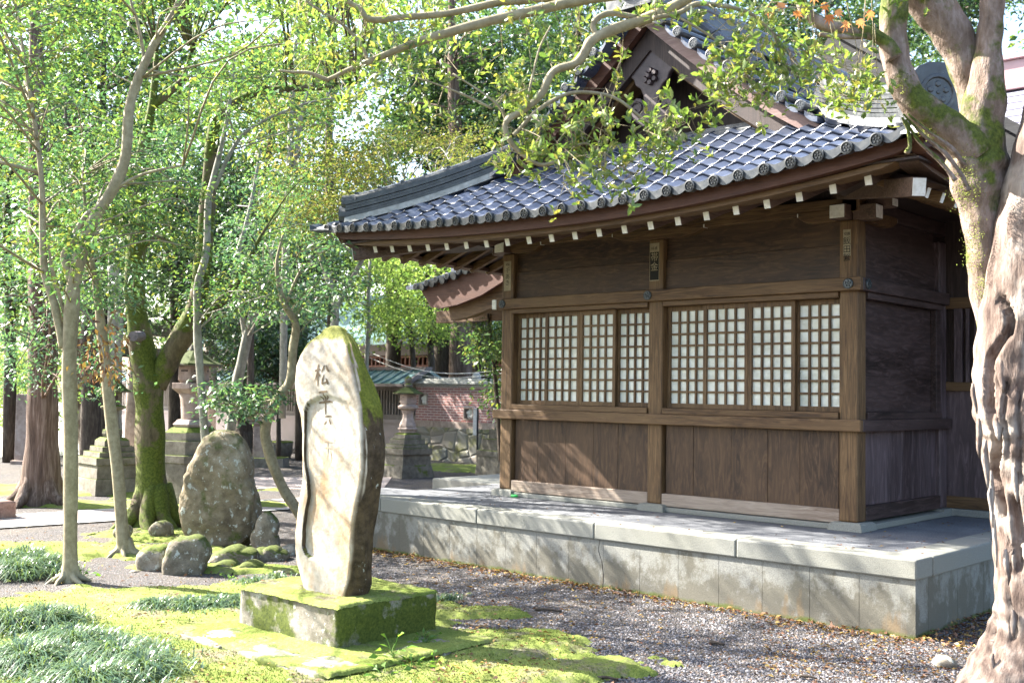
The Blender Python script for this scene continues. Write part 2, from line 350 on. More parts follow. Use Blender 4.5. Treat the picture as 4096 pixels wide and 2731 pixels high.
def roots(mb, rng, base, r, n, spread=1.8, z=.0):
    a0 = rng.random()*6
    for k in range(n):
        a = a0+2*math.pi*k/n+rng.normal()*.2; L = r*spread*(.8+.5*rng.random())
        p = [np.array(base)+np.array([math.cos(a)*r*t, math.sin(a)*r*t, 0]) for t in (.3, .85)]+[np.array(base)+np.array([math.cos(a+.15)*(r+L*.5), math.sin(a+.15)*(r+L*.5), 0])]+[np.array(base)+np.array([math.cos(a+.3)*(r+L), math.sin(a+.3)*(r+L), 0])]
        hs = (r*2.0, r*.7, r*.22, -.01); rs = (r*.5, r*.42, r*.26, r*.1)
        tube_rough(mb, rng, spline([q+np.array([0, 0, h+z]) for q, h in zip(p, hs)], 4), np.interp(np.linspace(0, 3, 13), range(4), rs), 7, .06)
GAPS = [(223, 206, 34, 26), (262, 131, 24, 22), (188, 88, 20, 16), (612, 52, 55, 38), (604, 178, 24, 22), (792, 271, 46, 50), (845, 192, 56, 26), (945, 385, 56, 36), (761, 411, 30, 24), (26, 455, 26, 40), (380, 363, 20, 18), (2310, 100, 60, 100), (2128, 110, 20, 50), (690, 330, 20, 50), (560, 20, 30, 20), (1160, 160, 24, 18), (1480, 60, 20, 20), (330, 640, 20, 30), (90, 300, 22, 26)]   # openings in the wood where the sky breaks through
def region(rng, x0, x1, y0, y1, d0, d1, n):
    out = []
    while len(out) < n:
        x, y, d = rng.uniform(x0, x1), rng.uniform(y0, y1), rng.uniform(d0, d1); n -= .08
        if d0 > 10.9 and any(((x-a)/(rx*1.25))**2+((y-b)/(ry*1.25))**2 < 1 for a, b, rx, ry in GAPS): continue
        out.append(at(x, y, d))
    return out
def twigs(mb, rng, trunk, cents, r0=.02, n=5, frac=1.):
    T = np.array(trunk)
    for c in cents:
        if rng.random() > frac: continue
        dz = np.linalg.norm(T-c, axis=1)+np.maximum(0, T[:, 2]-c[2]+.2)*2; s = T[int(np.argmin(dz))]
        L = np.linalg.norm(c-s); m = (s+c)/2+rng.normal(size=3)*L*.08+np.array([0, 0, L*.08])
        p = spline([s, m, c], 4); tube_rough(mb, rng, p, np.linspace(r0*min(1.5, .5+L*.25), .004, len(p)), n, .03)

# ================================================================== GROUND
def sheet(name, quad, z, mat, kind='structure'):
    m = MB(); m.add([(p[0], p[1], z) for p in quad], [tuple(range(len(quad)))]); return props(m.build(name, mat), kind=kind)
sheet('ground', [(-260, -160), (120, -160), (120, 260), (-260, 260)], 0, MAT['gravel'])
# two concrete paths
pa = [G(30, 1211), G(690, 1168), G(690, 1146), G(140, 1181)]
da = (pa[1]-pa[0]); da[2] = 0
q0, q1 = pa[0]-da*1.5, pa[1]+da*1.2; wv = np.array([-1.02, .2, 0])
path = sheet('path', [q0, q1, q1+wv, q0+wv], .012, MAT['path'])
m = MB()
for a, b in ((q0+wv*-.09, q1+wv*-.09), (q0+wv*1.0, q1+wv*1.0)):
    m.add([(a[0], a[1], .018), (b[0], b[1], .018), (b+wv*.09)[:2].tolist()+[.018], (a+wv*.09)[:2].tolist()+[.018]], [(0, 1, 2, 3)])
props(m.build('path_kerb', MAT['kerb']), kind='structure')
b0, b1, b2, b3 = G(380, 1124), G(880, 1124), G(900, 1097), G(380, 1096)
sheet('path', [b0, b1, b2, b3], .010, MAT['path'])
t = NT('pale_yard_gravel'); MAT['yard'] = t.done(t.ramp(t.noise(6, 5, .7), [(.35, (.4, .385, .36)), (.65, (.56, .54, .51))]), .9)
sheet('yard', [G(-300, 1058), G(700, 1030), G(700, 925), G(-300, 925)], .006, MAT['yard'])
# moss: a thin uneven carpet that thins out into the gravel
def moss_mask(X, Y):
    m = np.full(X.shape, -1.)
    def blob(px, py, rx, ry, rot=0.):
        g = G(px, py); dx, dy = X-g[0], Y-g[1]; c, s = math.cos(rot), math.sin(rot)
        np.maximum(m, 1-np.sqrt(((dx*c+dy*s)/rx)**2+((-dx*s+dy*c)/ry)**2), out=m)
    blob(420, 1480, 2.0, .95, .75); blob(800, 1570, 1.1, .75, .75); blob(180, 1420, 1.6, .8, .75); blob(1130, 1480, .62, .42, .75)
    blob(420, 1370, 1.2, .35, .75); blob(200, 1260, 1.3, .55, .75); blob(1200, 1550, .4, .25, .7); blob(60, 1560, 1.6, 1.0, .75); blob(640, 1350, .6, .3, .75)
    blob(100, 1130, 3.2, .8, .75); blob(250, 1160, 2.6, .45, .75); blob(1040, 1075, 1.6, .8, .2); blob(950, 1400, .5, .22, .75); blob(560, 1310, .8, .2, .75)
    blob(360, 1235, .9, .45, .75); blob(1100, 1410, .5, .2, .75)
    return m
def fbm(X, Y, seed, base=1., oc=5):
    rng = np.random.default_rng(seed); o = np.zeros(X.shape); amp = 1.
    for k in range(oc):
        for j in range(3):
            a = rng.random()*6.28; f = base*2**k*(.8+.5*rng.random()); o += amp*np.sin((X*math.cos(a)+Y*math.sin(a))*f+rng.random()*6.28)/3
        amp *= .6
    return o
def carpet(name, x0, x1, y0, y1, st, mat, hmax=.035):
    xs = np.arange(x0, x1, st); ys = np.arange(y0, y1, st); X, Y = np.meshgrid(xs, ys)
    n = fbm(X, Y, 5, 3.2, 6); k = moss_mask(X, Y)*.8+n*.36-.03+.07*fbm(X, Y, 6, 26, 3); h = np.clip(k*.16, -.02, hmax)+np.where(k > 0, n*.006, 0)+.004
    rng = np.random.default_rng(8); h += rng.normal(size=h.shape)*.0022
    idx = np.arange(X.size).reshape(X.shape); keep = (k[:-1, :-1] > -.03) | (k[1:, 1:] > -.03)
    q = np.stack([idx[:-1, :-1], idx[:-1, 1:], idx[1:, 1:], idx[1:, :-1]], -1)[keep]
    u, inv = np.unique(q, return_inverse=True); v = np.stack([X, Y, h], -1).reshape(-1, 3)[u]
    return props(link(name, fast_mesh(name, v, inv.reshape(-1, 4), True), mat), kind='stuff')
mo = carpet('moss_ground_cover', -7.2, 2.2, -7.0, -1.3, .022, MAT['moss'])
props(mo, 'bright yellow-green moss carpet round the inscribed stone on the foreground ground', 'moss')
mo = carpet('moss_ground_cover', -17, -7.2, -6, 9.0, .06, MAT['moss'])
props(mo, 'mossy strip beyond the concrete path at the foot of the trees', 'moss')

# ================================================================== STONE PLATFORM
ZF = .51
plat = thing('stone_platform', 'pale granite platform with capstones under the wooden shrine hall', 'platform', (-2, 0, 0))
m = MB(); m.box((-5.25, -1.02, .02), (.83, -.25, ZF-.006)); m.box((-4.83, -.25, .02), (.83, 6.5, ZF-.006)); m.build('floor', MAT['terr'], plat)
def caps(xs, y0, y1):
    for a, b in zip(xs[:-1], xs[1:]):
        m = MB(); m.box((a+.0025, y0, .378), (b-.0025, y1, ZF+.002)); m.build('capstone', MAT['cap'], plat, .012)
caps([-5.35, -4.363, -3.056, -1.732, -.423, .91], -1.125, -.86)
ys = [-.858, .35, 1.66, 2.97, 4.3, 6.5]
for a, b in zip(ys[:-1], ys[1:]):
    m = MB(); m.box((.655, a+.0025, .378), (.912, b-.0025, ZF+.002)); m.build('capstone', MAT['cap'], plat, .012)
fx = [-5.3, -4.8, -4.45, -4.1, -3.76, -3.416, -3.066, -2.72, -2.363, -2.008, -1.652, -1.29, -.934, -.578, -.219, .148, .509, .893]
for a, b in zip(fx[:-1], fx[1:]):
    m = MB(); m.box((a+.0015, -1.105, -.05), (b-.0015, -.9, .378)); m.build('facing_slab', MAT['facing'], plat)
fy = [-.899, -.4, .1, .6, 1.1, 1.7, 2.4, 3.2, 4.3, 6.5]
for a, b in zip(fy[:-1], fy[1:]):
    m = MB(); m.box((.7, a+.0015, -.05), (.892, b-.0015, .378)); m.build('facing_slab', MAT['facing'], plat)
m = MB(); m.box((-9.0, 3.92, -.02), (-5.0, 6.6, .17)); st = m.build('stone_step', MAT['cap'], None, .015)
props(st, 'low granite step slab beyond the shrine hall left post', 'step')

# ================================================================== SHRINE HALL
hall = thing('shrine_hall', 'brown timber shrine hall with paper lattice windows and grey tiled gabled roof', 'shrine', (-2, 1, ZF))
PW = .156
posts = [(-.2075, -.0515), (-2.062, -1.906), (-3.897, -3.741)]
YB = .0515+PW
for x0, x1 in posts:
    m = MB(); m.box((x0, .0515, .571), (x1, YB, 2.955)); m.build('post', MAT['wood_z'], hall, .014)
    m = MB(); z = (ZF-.004, .571); c = (x0+x1)/2; w = PW/2+.053
    m.ring([[(c-w-.012, -.013, z[0]), (c+w+.012, -.013, z[0]), (c+w+.012, YB+.06, z[0]), (c-w-.012, YB+.06, z[0])], [(c-w, -.002, z[1]-.012), (c+w, -.002, z[1]-.012), (c+w, YB+.05, z[1]-.012), (c-w, YB+.05, z[1]-.012)],
            [(c-w+.02, .012, z[1]), (c+w-.02, .012, z[1]), (c+w-.02, YB+.04, z[1]), (c-w+.02, YB+.04, z[1])]]); m.build('post_stone', MAT['cap'], hall)
for x0, y0 in ((-.2075, 1.70), (-3.897, 1.9), (-3.897, 5.2)):                       # rear posts of the side walls
    m = MB(); m.box((x0, y0, .571), (x0+PW, y0+PW, 2.96)); m.build('post', MAT['side_z'], hall, .014)
    m = MB(); m.box((x0-.05, y0-.05, ZF-.004), (x0+PW+.05, y0+PW+.05, .571)); m.build('post_stone', MAT['cap'], hall)
def beam(name, a, b, mat, bv=.008):
    m = MB(); m.box(a, b); return m.build(name, MAT[mat], hall, bv)
# tie beams on the front (proud of the posts) and along the right side
ub = beam('upper_tie_beam', (-3.93, 0, 2.388), (-.002, .05, 2.4945), 'wood_x')
m = MB(); m.box((-3.99, -.001, 2.392), (-3.931, .052, 2.49)); m.build('beam_end', MAT['white'], ub, .006)
lb = beam('lower_tie_beam', (-3.96, 0, 1.28), (-.002, .05, 1.3745), 'wood_x')
beam('upper_tie_beam', (-.05, .0505, 2.388), (0, 1.80, 2.4945), 'side_y'); beam('lower_tie_beam', (-.05, .0505, 1.28), (0, 1.84, 1.3745), 'side_y')
def boss(c, ax, r=.042):
    c = Vector(c); d = Vector(ax); a = Vector((0, 0, 1)); b = d.cross(a); m = MB()
    circ = lambda r, h: [c+d*h+a*(r*math.cos(2*math.pi*k/20))+b*(r*math.sin(2*math.pi*k/20)) for k in range(20)]
    m.ring([circ(r, -.01), circ(r, .006), circ(r*.86, .012), circ(r*.82, .008)])
    for k in range(6):
        p = c+d*.009+(a*math.cos(k*1.2566)+b*math.sin(k*1.2566))*(r*.47 if k < 5 else 0); rr = r*(.25 if k < 5 else .16)
        m.ring([[p+a*(rr*math.cos(j*.785))+b*(rr*math.sin(j*.785)) for j in range(8)], [p+d*.008+a*(rr*.6*math.cos(j*.785))+b*(rr*.6*math.sin(j*.785)) for j in range(8)]])
    m.build('beam_boss', MAT['bronze'], hall, 0, False)
for x in (-.105, -2.035, -3.845): boss((x, -.003, 2.443), (0, -1, 0))
boss((.003, .125, 2.443), (1, 0, 0))
# bays: rails, sliding screens, planks
bays = [(-3.741, -2.062), (-1.906, -.2075)]
for x0, x1 in bays:
    beam('head_rail', (x0-.012 if x0 < -3 else x0+.012, .035, 2.342), (x1, .17, 2.3865), 'wood_x', .004)
    beam('window_sill_rail', (x0+.012, .035, 1.376), (x1, .17, 1.428), 'wood_x', .004)
    W4 = (x1-x0)/4
    for k in range(4):
        back = k in (0, 3); a = x0+k*W4-(.018 if k in (1, 2) else 0); b = x0+(k+1)*W4+(.018 if k in (1, 2) else 0)
        if k == 1: b = x0+2*W4+.004
        if k == 2: a = x0+2*W4+.006
        y = .128 if back else .088; z0, z1 = 1.43, 2.340
        fr = MB(); s = .034
        fr.box((a, y, z0), (a+s, y+.03, z1)); fr.box((b-s, y, z0), (b, y+.03, z1))
        fr.box((a+s, y+.001, z0), (b-s, y+.029, z0+.042)); fr.box((a+s, y+.001, z1-.042), (b-s, y+.029, z1))
        f = fr.build('sliding_screen_frame', MAT['wood_z'], hall, .002)
        lt = MB(); wi = (b-a-2*s); hi = z1-z0-.084; kb = .018
        for i in range(1, 4):
            xx = a+s+wi*i/4; lt.box((xx-kb/2, y+.004, z0+.042), (xx+kb/2, y+.024, z1-.042))
        for i in range(1, 8):
            zz = z0+.042+hi*i/8; lt.box((a+s, y+.0065, zz-kb/2), (b-s, y+.0215, zz+kb/2))
        lt.build('screen_lattice', MAT['wood_z'], f)
        pp = MB(); pp.box((a+s-.004, y+.0245, z0+.03), (b-s+.004, y+.0285, z1-.03)); pp.build('screen_paper', MAT['paper'], f)
    n = 5; rr = random.Random(int(-x0*100)); js = [x0+.02]+[x0+(x1-x0)*(i+rr.uniform(-.1, .1))/n for i in range(1, n)]+[x1-.02]
    for a, b in zip(js[:-1], js[1:]):
        o = rr.uniform(-.002, .002); m = MB(); m.box((a+.0012, .092+o, .64), (b-.0012, .118, 1.279)); m.build('wall_plank', MAT['plank_z'], hall, .002)
    m = MB(); m.box((x0, .058, .556), (x1, .13, .665)); m.build('ground_sill', MAT['sill'], hall, .005)
    m = MB(); m.box((x0+.02, .03, ZF-.004), (x1-.02, .17, .549)); m.build('sill_stone', MAT['cap'], hall, .006)
    m = MB(); m.box((x0-.005, .1, 2.4945), (x1+.005, .125, 2.7665)); m.build('wall_board', MAT['plank_x'], hall, .003)
    m = MB(); m.box((x0-.005, .116, 2.7665), (x1+.005, .14, 3.08)); m.build('wall_board', MAT['plank_x'], hall, .003)
m = MB(); m.box((-3.82, .19, .56), (-.14, 5.2, 3.25)); m.build('light_leak_block', MAT['dark_wood'], hall)  # closed dark box added inside the hall to stop light leaking through gaps
# green plastic lid on the platform
m = MB(); g = np.array([-3.62, -.02, ZF+.002]); ring = lambda r, z: [g+np.array([r*math.cos(k*.5236), .6*r*math.sin(k*.5236), z]) for k in range(12)]
m.ring([ring(.045, 0), ring(.047, .012), ring(.04, .02)]); t = NT('green_plastic')
props(m.build('plastic_lid', t.done((.01, .35, .06), .4, .5), None), 'small bright green plastic lid beside the left post stone', 'lid')
# right side wall (faces +x) and the receding wing wall behind it
for z0, z1, mt in ((.72, 1.28, 'side_z'),):
    ys = [.21, .47, .74, .98, 1.22, 1.46, 1.70]
    for a, b in zip(ys[:-1], ys[1:]):
        m = MB(); m.box((-.12, a+.001, z0-.06), (-.095, b-.001, z1)); m.build('wall_plank', MAT[mt], hall, .002)
m = MB(); m.box((-.1, .2075, .575), (-.05, 1.70, .69)); m.build('ground_sill', MAT['side_y'], hall, .005)
m = MB(); m.box((-.15, .21, ZF-.004), (.0, 1.70, .552)); m.build('sill_stone', MAT['cap'], hall, .006)
for z0, z1, o in ((1.43, 1.72, 0), (1.72, 2.02, .003), (2.02, 2.335, -.002), (2.4945, 2.745, .0), (2.745, 3.06, -.015)):
    m = MB(); m.box((-.13, .2, z0), (-.1+o, 1.71, z1)); m.build('wall_board', MAT['side_y'], hall, .003)
m = MB(); m.box((-.1, .2, 2.335), (-.03, 1.70, 2.388)); m.box((-.1, .2, 1.3745), (-.03, 1.70, 1.43)); m.box((-.1, 1.6, 1.43), (-.045, 1.70, 2.335)); m.build('panel_frame', MAT['side_y'], hall, .004)
YW = 1.86
xs = [-.4, -.05, .3, .62, .95, 1.3, 1.65, 2.0, 2.4]
for a, b in zip(xs[:-1], xs[1:]):
    m = MB(); m.box((a+.001, YW, .68), (b-.001, YW+.03, 1.62)); m.build('wall_plank', MAT['side_z'], hall, .002)
m = MB(); m.box((-.4, YW-.02, .575), (2.4, YW+.03, .68)); m.box((-.4, YW-.03, 1.62), (2.4, YW+.03, 1.70)); m.box((-.4, YW-.03, 2.36), (2.4, YW+.03, 2.46)); m.build('wing_rail', MAT['wood_x'], hall, .004)
m = MB(); m.box((-.05, YW-.03, ZF-.004), (2.4, YW+.04, .57)); m.build('sill_stone', MAT['cap'], hall, .006)
m = MB()
for k in range(18):
    x = .12+k*.075; m.box((x, YW-.015, 1.70), (x+.03, YW+.02, 2.36))
m.box((.02, YW-.025, 1.70), (.09, YW+.03, 2.36))
m.build('window_grille', MAT['side_z'], hall, .002)
m = MB(); m.box((-.4, YW+.035, 1.6), (2.4, YW+.05, 2.46)); m.box((-.4, YW, 2.46), (2.4, YW+.03, 3.3)); m.build('wing_backing', MAT['dark_wood'], hall)
# left side wall, seen only edge-on from the porch
m = MB(); m.box((-3.87, .2, .57), (-3.83, 5.3, 3.1)); m.build('side_wall', MAT['side_z'], hall)

# ------------------------------------------------------------------ eaves
XC = -2.1; YE = -1.2
def zeave(x): d = x-XC; return 3.066+(.0122 if d < 0 else .0235)*d*d
XL, XR = -5.22, .98
wp = MB(); wp.box((-3.92, .06, 3.02), (-.04, .19, 3.14)); wp.build('wall_plate', MAT['wood_x'], hall, .006)
m = MB(); m.box((-.19, .06, 3.021), (-.06, 5.0, 3.141)); m.build('wall_plate', MAT['side_y'], hall, .006)
m = MB(); m.box((-3.89, .06, 3.021), (-3.76, 5.0, 3.141)); m.build('wall_plate', MAT['side_y'], hall, .006)
def boat_arm(c, dirv, half, y0, y1, zb=2.955, zt=3.05):
    """bracket arm with a curved underside"""
    c = Vector(c); d = Vector(dirv); prof = []
    for t in np.linspace(-1, 1, 25):
        a = abs(t); prof.append((t*half, zb+(0 if a < .45 else (zt-zb)*.62*((a-.45)/.55)**2)))
    n = Vector((-d.y, d.x, 0)); poly = [c+d*u+Vector((0, 0, z)) for u, z in prof]+[c+d*half+Vector((0, 0, zt)), c-d*half+Vector((0, 0, zt))]
    m = MB(); m.prism([p+n*y0 for p in poly], n*(y1-y0)); o = m.build('bracket_arm', MAT['wood_x'], hall, .005)
    for sgn in (-1, 1):
        p = c+d*(half*sgn); e = MB(); z0 = zb+(zt-zb)*.62+.003
        a = p+n*(y0+.004); b = p+n*(y1-.004)+d*(.008*sgn)
        e.box((min(a.x, b.x), min(a.y, b.y), z0), (max(a.x, b.x), max(a.y, b.y), zt-.004)); e.build('arm_end', MAT['white'], o)
boat_arm((-1.984, 0, 0), (1, 0, 0), .5, .05, .17)
boat_arm((-3.61, 0, 0), (1, 0, 0), .22, .05, .17); boat_arm((-.35, 0, 0), (1, 0, 0), .22, .05, .17)
boat_arm((-.10, .5, 0), (0, 1, 0), .3, -.05, .05, 2.957, 3.054)
def nose(a, b, w, h, endmat='white'):
    """square bracket nose from a out to b with a painted end"""
    m = MB(); m.bar(a, b, w, h); o = m.build('bracket_nose', MAT['wood_y'], hall, .008)
    d = (Vector(b)-Vector(a)).normalized(); e = MB(); e.bar(Vector(b), Vector(b)+d*.006, w-.016, h-.016); e.build('nose_end', MAT[endmat], o, .004)
nose((-.18, .1, 3.018), (-.18, -.04, 3.018), .14, .12); nose((-.1, .13, 3.012), (.09, .13, 3.012), .13, .12); nose((-3.86, .1, 3.018), (-3.86, -.04, 3.018), .14, .12); nose((-3.8, .13, 3.02), (-4.06, .13, 3.02), .13, .118)
nose((-.2, .24, 3.09), (.17, .24, 3.09), .11, .075)
# rafters with whitened ends
RX = [-4.463+.2613*i for i in range(20)]; RX = [-4.72]+RX
def rafter(a, b, mat='wood_y'):
    m = MB(); m.bar(a, b, .055, .076); o = m.build('rafter', MAT[mat], hall, .004)
    d = (Vector(b)-Vector(a)).normalized(); e = MB(); e.bar(Vector(b)+d*.0005, Vector(b)+d*.005, .05, .071); e.build('rafter_end', MAT['white'], o)
SL = .36
for x in RX:
    zt = zeave(x)-.178+.0*x; back = .75
    if x < -3.9: back = max(-.75, -.95+(x+4.9)*.95)
    if x > 0: back = max(-.75, -.95+(.95-x)*.95)
    back = max(back, -.8)
    rafter((x, back, zt+(back+.95)*SL), (x, -.95, zt))
for k in range(14):                                     # right and left side eaves
    y = -.62+.2613*k
    for s, xt in ((1, .78), (-1, -4.98)):
        xb = max(-.6, .7-(y+.9)*.95) if s > 0 else min(-3.3, -4.9+(y+.9)*.95)
        if s > 0: xb = max(xb, -.3) if y > .2 else xb
        zt = 2.975 if s > 0 else 2.93
        rafter((xb, y, zt+abs(xt-xb)*SL), (xt, y, zt), 'wood_x')
def hiprafter(a, b, w=.1, h=.13):
    m = MB(); m.bar(a, b, w, h); o = m.build('hip_rafter', MAT['wood_y'], hall, .006)
    d = (Vector(b)-Vector(a)).normalized(); e = MB(); e.bar(Vector(b)+d*.0005, Vector(b)+d*.006, w-.012, h-.012); e.build('rafter_end', MAT['white'], o)
hiprafter((-.3, .2, 3.22), (.86, -.96, 2.955)); hiprafter((-3.6, .2, 3.2), (-4.98, -1.02, 2.93), .1, .13)
# fascia boards following the lifting eave
def eaveboard(name, xs, y0, y1, zb, zt, mat, slant=.08):
    n = len(xs); poly = [(x+(slant if i == 0 else (-slant if i == n-1 else 0)), y0, zb(x)) for i, x in enumerate(xs)]; top = [(x, y0, zt(x)) for x in xs]
    m = MB(); rings = []
    for i, x in enumerate(xs):
        b, tq = poly[i], top[i]; rings.append([b, tq, (tq[0], y1, tq[2]), (b[0], y1, b[2])])
    m.ring(rings); return m.build(name, MAT[mat], hall)
xs = list(np.linspace(XL+.06, XR-.03, 34))
eaveboard('eave_fascia', xs, -1.13, -1.04, lambda x: zeave(x)-.115+.02*(abs(x-XC)/3)**3, lambda x: zeave(x)-.012, 'fascia', .1)
eaveboard('eave_fillet', list(np.linspace(XL+.22, XR-.16, 34)), -1.06, -.9, lambda x: zeave(x)-.152, lambda x: zeave(x)-.112, 'wood_x', .1)
def sideboard(x0, sgn, ze0):
    m = MB(); m2 = MB(); ra = []; rb = []
    for i, y in enumerate(np.linspace(-1.13, 5.5, 24)):
        dz = .0235*max(0, (1.5-y))**2*(1 if sgn > 0 else .55)+ze0; o = (.09 if i == 0 else 0)
        ra.append([(x0-.0*sgn, y+o, dz-.115), (x0, y, dz-.012), (x0-.09*sgn, y, dz-.012), (x0-.09*sgn, y+o, dz-.115)])
        rb.append([(x0-.07*sgn, y+.05+o, dz-.152), (x0-.07*sgn, y+.05, dz-.112), (x0-.23*sgn, y+.05, dz-.112), (x0-.23*sgn, y+.05+o, dz-.152)])
    m.ring(ra); m.build('eave_fascia', MAT['fascia'], hall); m2.ring(rb); m2.build('eave_fillet', MAT['wood_y'], hall)
sideboard(XR-.035, 1, 3.11); sideboard(XL+.07, -1, 3.07)
# boarded underside
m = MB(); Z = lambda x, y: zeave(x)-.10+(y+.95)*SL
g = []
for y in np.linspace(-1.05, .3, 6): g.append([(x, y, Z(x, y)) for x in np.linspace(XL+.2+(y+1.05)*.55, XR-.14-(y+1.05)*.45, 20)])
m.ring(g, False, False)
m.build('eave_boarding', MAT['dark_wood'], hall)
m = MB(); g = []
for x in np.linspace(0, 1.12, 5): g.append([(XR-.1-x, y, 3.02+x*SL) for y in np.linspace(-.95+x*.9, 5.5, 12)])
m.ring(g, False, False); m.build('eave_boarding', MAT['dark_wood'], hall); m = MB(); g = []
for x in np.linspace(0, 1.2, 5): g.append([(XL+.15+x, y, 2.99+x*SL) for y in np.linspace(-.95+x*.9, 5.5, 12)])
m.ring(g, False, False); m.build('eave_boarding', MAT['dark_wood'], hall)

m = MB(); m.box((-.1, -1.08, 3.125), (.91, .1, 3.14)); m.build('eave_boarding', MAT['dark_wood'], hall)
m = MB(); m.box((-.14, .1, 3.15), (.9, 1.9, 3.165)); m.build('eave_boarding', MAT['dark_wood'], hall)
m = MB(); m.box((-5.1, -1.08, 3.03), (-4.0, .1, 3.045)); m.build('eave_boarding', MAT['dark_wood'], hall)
# ------------------------------------------------------------------ roof tiles
def wave(t): return .034*np.power((1+np.cos(2*np.pi*t))/2, 1.5)-.004*np.sin(2*np.pi*t)
def tile_field(name, fmap, nrow, us, keep, lift=.026, parent=None, rows_s=None):
    """separate pans: fmap(u, s) -> point, normal.  us: column edges (hump on each edge), s 0..1 up the slope"""
    v = []; q = []; ts = np.linspace(0, 1, 9); rng = np.random.default_rng(3)
    for j in range(nrow):
        s0, s1 = j/nrow, (j+1.18)/nrow
        for u0, u1 in zip(us[:-1], us[1:]):
            if not keep((u0+u1)/2, (s0+s1)/2): continue
            b = len(v); dz = rng.normal()*.0025; tw = rng.normal()*.002
            for kk, (s, up) in enumerate(((s0+.006, .004), (s0, lift*.82), (s0+.05*(s1-s0), lift), (s1, 0.002))):
                for t in ts:
                    p, n = fmap(u0+(u1-u0)*t*1.02, min(s, 1.12)); v.append(p+n*(wave(t)+up+dz+tw*(t-.5)+(0 if kk else 0)))
            for a in range(3):
                for k in range(8): q.append((b+a*9+k, b+a*9+k+1, b+(a+1)*9+k+1, b+(a+1)*9+k))
    return link(name, fast_mesh(name, v, q), MAT['tile'], parent)
YT, ZT = .16, 3.86
def front(u, s):
    y = YE+(YT-YE)*s; z = zeave(u)*(1-s)+(ZT-.004*abs(u-XC))*s-.06*s*(1-s)
    return np.array([u, y, z]), np.array([0, -.45, .893])
edges = [-5.158+.2086*i for i in range(30)]
lft = lambda s: XL+.06+s*1.6; rgt = lambda s: XR-.12-s*1.42
roof = tile_field('front_roof_tiles', front, 9, edges, lambda u, s: lft(s)-.12 < u < rgt(s)+.14, parent=hall)
m = MB(); m.ring([[front(u, s)[0]-np.array([0, 0, .03]) for u in np.linspace(lft(s), rgt(s), 20)] for s in np.linspace(.02, 1.0, 8)], False, False); m.build('roof_bed', MAT['mortar'], hall)
# eave end tiles: round plum-blossom caps with scalloped lips between
def roundcap(m, c, d, r, L=.05):
    c = Vector(c); d = Vector(d).normalized(); a = Vector((0, 0, 1))-d*d.z; a.normalize(); b = d.cross(a)
    ci = lambda r, h, n=16: [c+d*h+a*(r*math.cos(2*math.pi*k/n))+b*(r*math.sin(2*math.pi*k/n)) for k in range(n)]
    m.ring([ci(r, -L), ci(r, .004), ci(r*.8, .006), ci(r*.76, -.006)])
    for k in range(6):
        p = (a*math.cos(k*1.2566)+b*math.sin(k*1.2566))*(r*.45 if k < 5 else 0); rr = r*(.21 if k < 5 else .13)
        m.ring([[c+p+d*-.006+a*(rr*math.cos(j*1.047))+b*(rr*math.sin(j*1.047)) for j in range(6)], [c+p+d*.003+a*(rr*.7*math.cos(j*1.047))+b*(rr*.7*math.sin(j*1.047)) for j in range(6)]])
m = MB()
for u0, u1 in zip(edges[:-1], edges[1:]):
    roundcap(m, (u0+.004, YE-.036, zeave(u0)+.004), (0, -1, -.1), .045)
    ri = []
    for t in np.linspace(.06, .97, 11):
        p, n = front(u0+(u1-u0)*t, 0); b = .012+.024*math.sin(math.pi*t); z = p[2]+wave(t)*.8-.004
        ri.append([(p[0], YE-.02, z+.028), (p[0], YE-.02, z-b), (p[0], YE-.002, z-b), (p[0], YE+.03, z+.02)])
    m.ring(ri)
m.build('eave_end_tiles', MAT['ridge'], hall)
# corner tips
for x, sg in ((XL-.02, -1), (XR+.02, 1)):
    m = MB(); z = zeave(x); P = [(x+.16*-sg, YE+.02, z+.05), (x+.16*-sg, YE+.12, z+.06), (x+.05*sg, YE-.06, z+.02), (x+.11*sg, YE-.11, z+.045), (x+.09*sg, YE-.12, z-.02), (x+.0*sg, YE-.06, z-.05), (x+.16*-sg, YE-.03, z-.03)]
    m.prism(P, (0, .12, .03)); m.build('corner_tile', MAT['ridge'], hall, .01)

# upper gable roof: ridge runs into the building at x = XG
XG = -1.97; YG = -.24
def zg(d): return 5.02-.93*d+.1*d*d
def slope(sg, y0, y1, dmax=2.95):
    def f(u, s):                                        # u along y, s up the slope (0 eave .. 1 ridge)
        d = dmax*(1-s); g = -.93+.186*d; n = np.array([-g*sg, 0, 1.]); n /= np.linalg.norm(n)
        lift = .0235*max(0, 1.5-u)**2*.6*max(0, 1-s*2.2)
        return np.array([XG+sg*d, u, zg(d)+lift]), n
    return f
us = list(np.arange(.02, 5.6, .2086))
tile_field('side_roof_tiles', slope(1, 0, 6), 19, us, lambda u, s: u > (-.9+s*2.0 if s < .55 else .0), parent=hall)
# right skirt in front of the gable line, down to the side eave
tile_field('side_roof_tiles', slope(1, 0, 6), 19, list(np.arange(-1.23, .05, .2086)), lambda u, s: s < .5 and u > -1.25+s*2.75, parent=hall)
m = MB(); f = slope(-1, 0, 6); m.ring([[f(u, s)[0] for u in np.linspace(-.1 if s > .5 else -1.0+s*1.8, 5.6, 8)] for s in np.linspace(0, 1, 14)], False, False); m.build('side_roof_tiles', MAT['tile'], hall)
m = MB(); f = slope(1, 0, 6); m.ring([[f(u, s)[0]-np.array([0, 0, .03]) for u in np.linspace(-.1 if s > .5 else -1.0+s*1.8, 5.6, 8)] for s in np.linspace(0, 1, 14)], False, False); m.build('roof_bed', MAT['mortar'], hall)
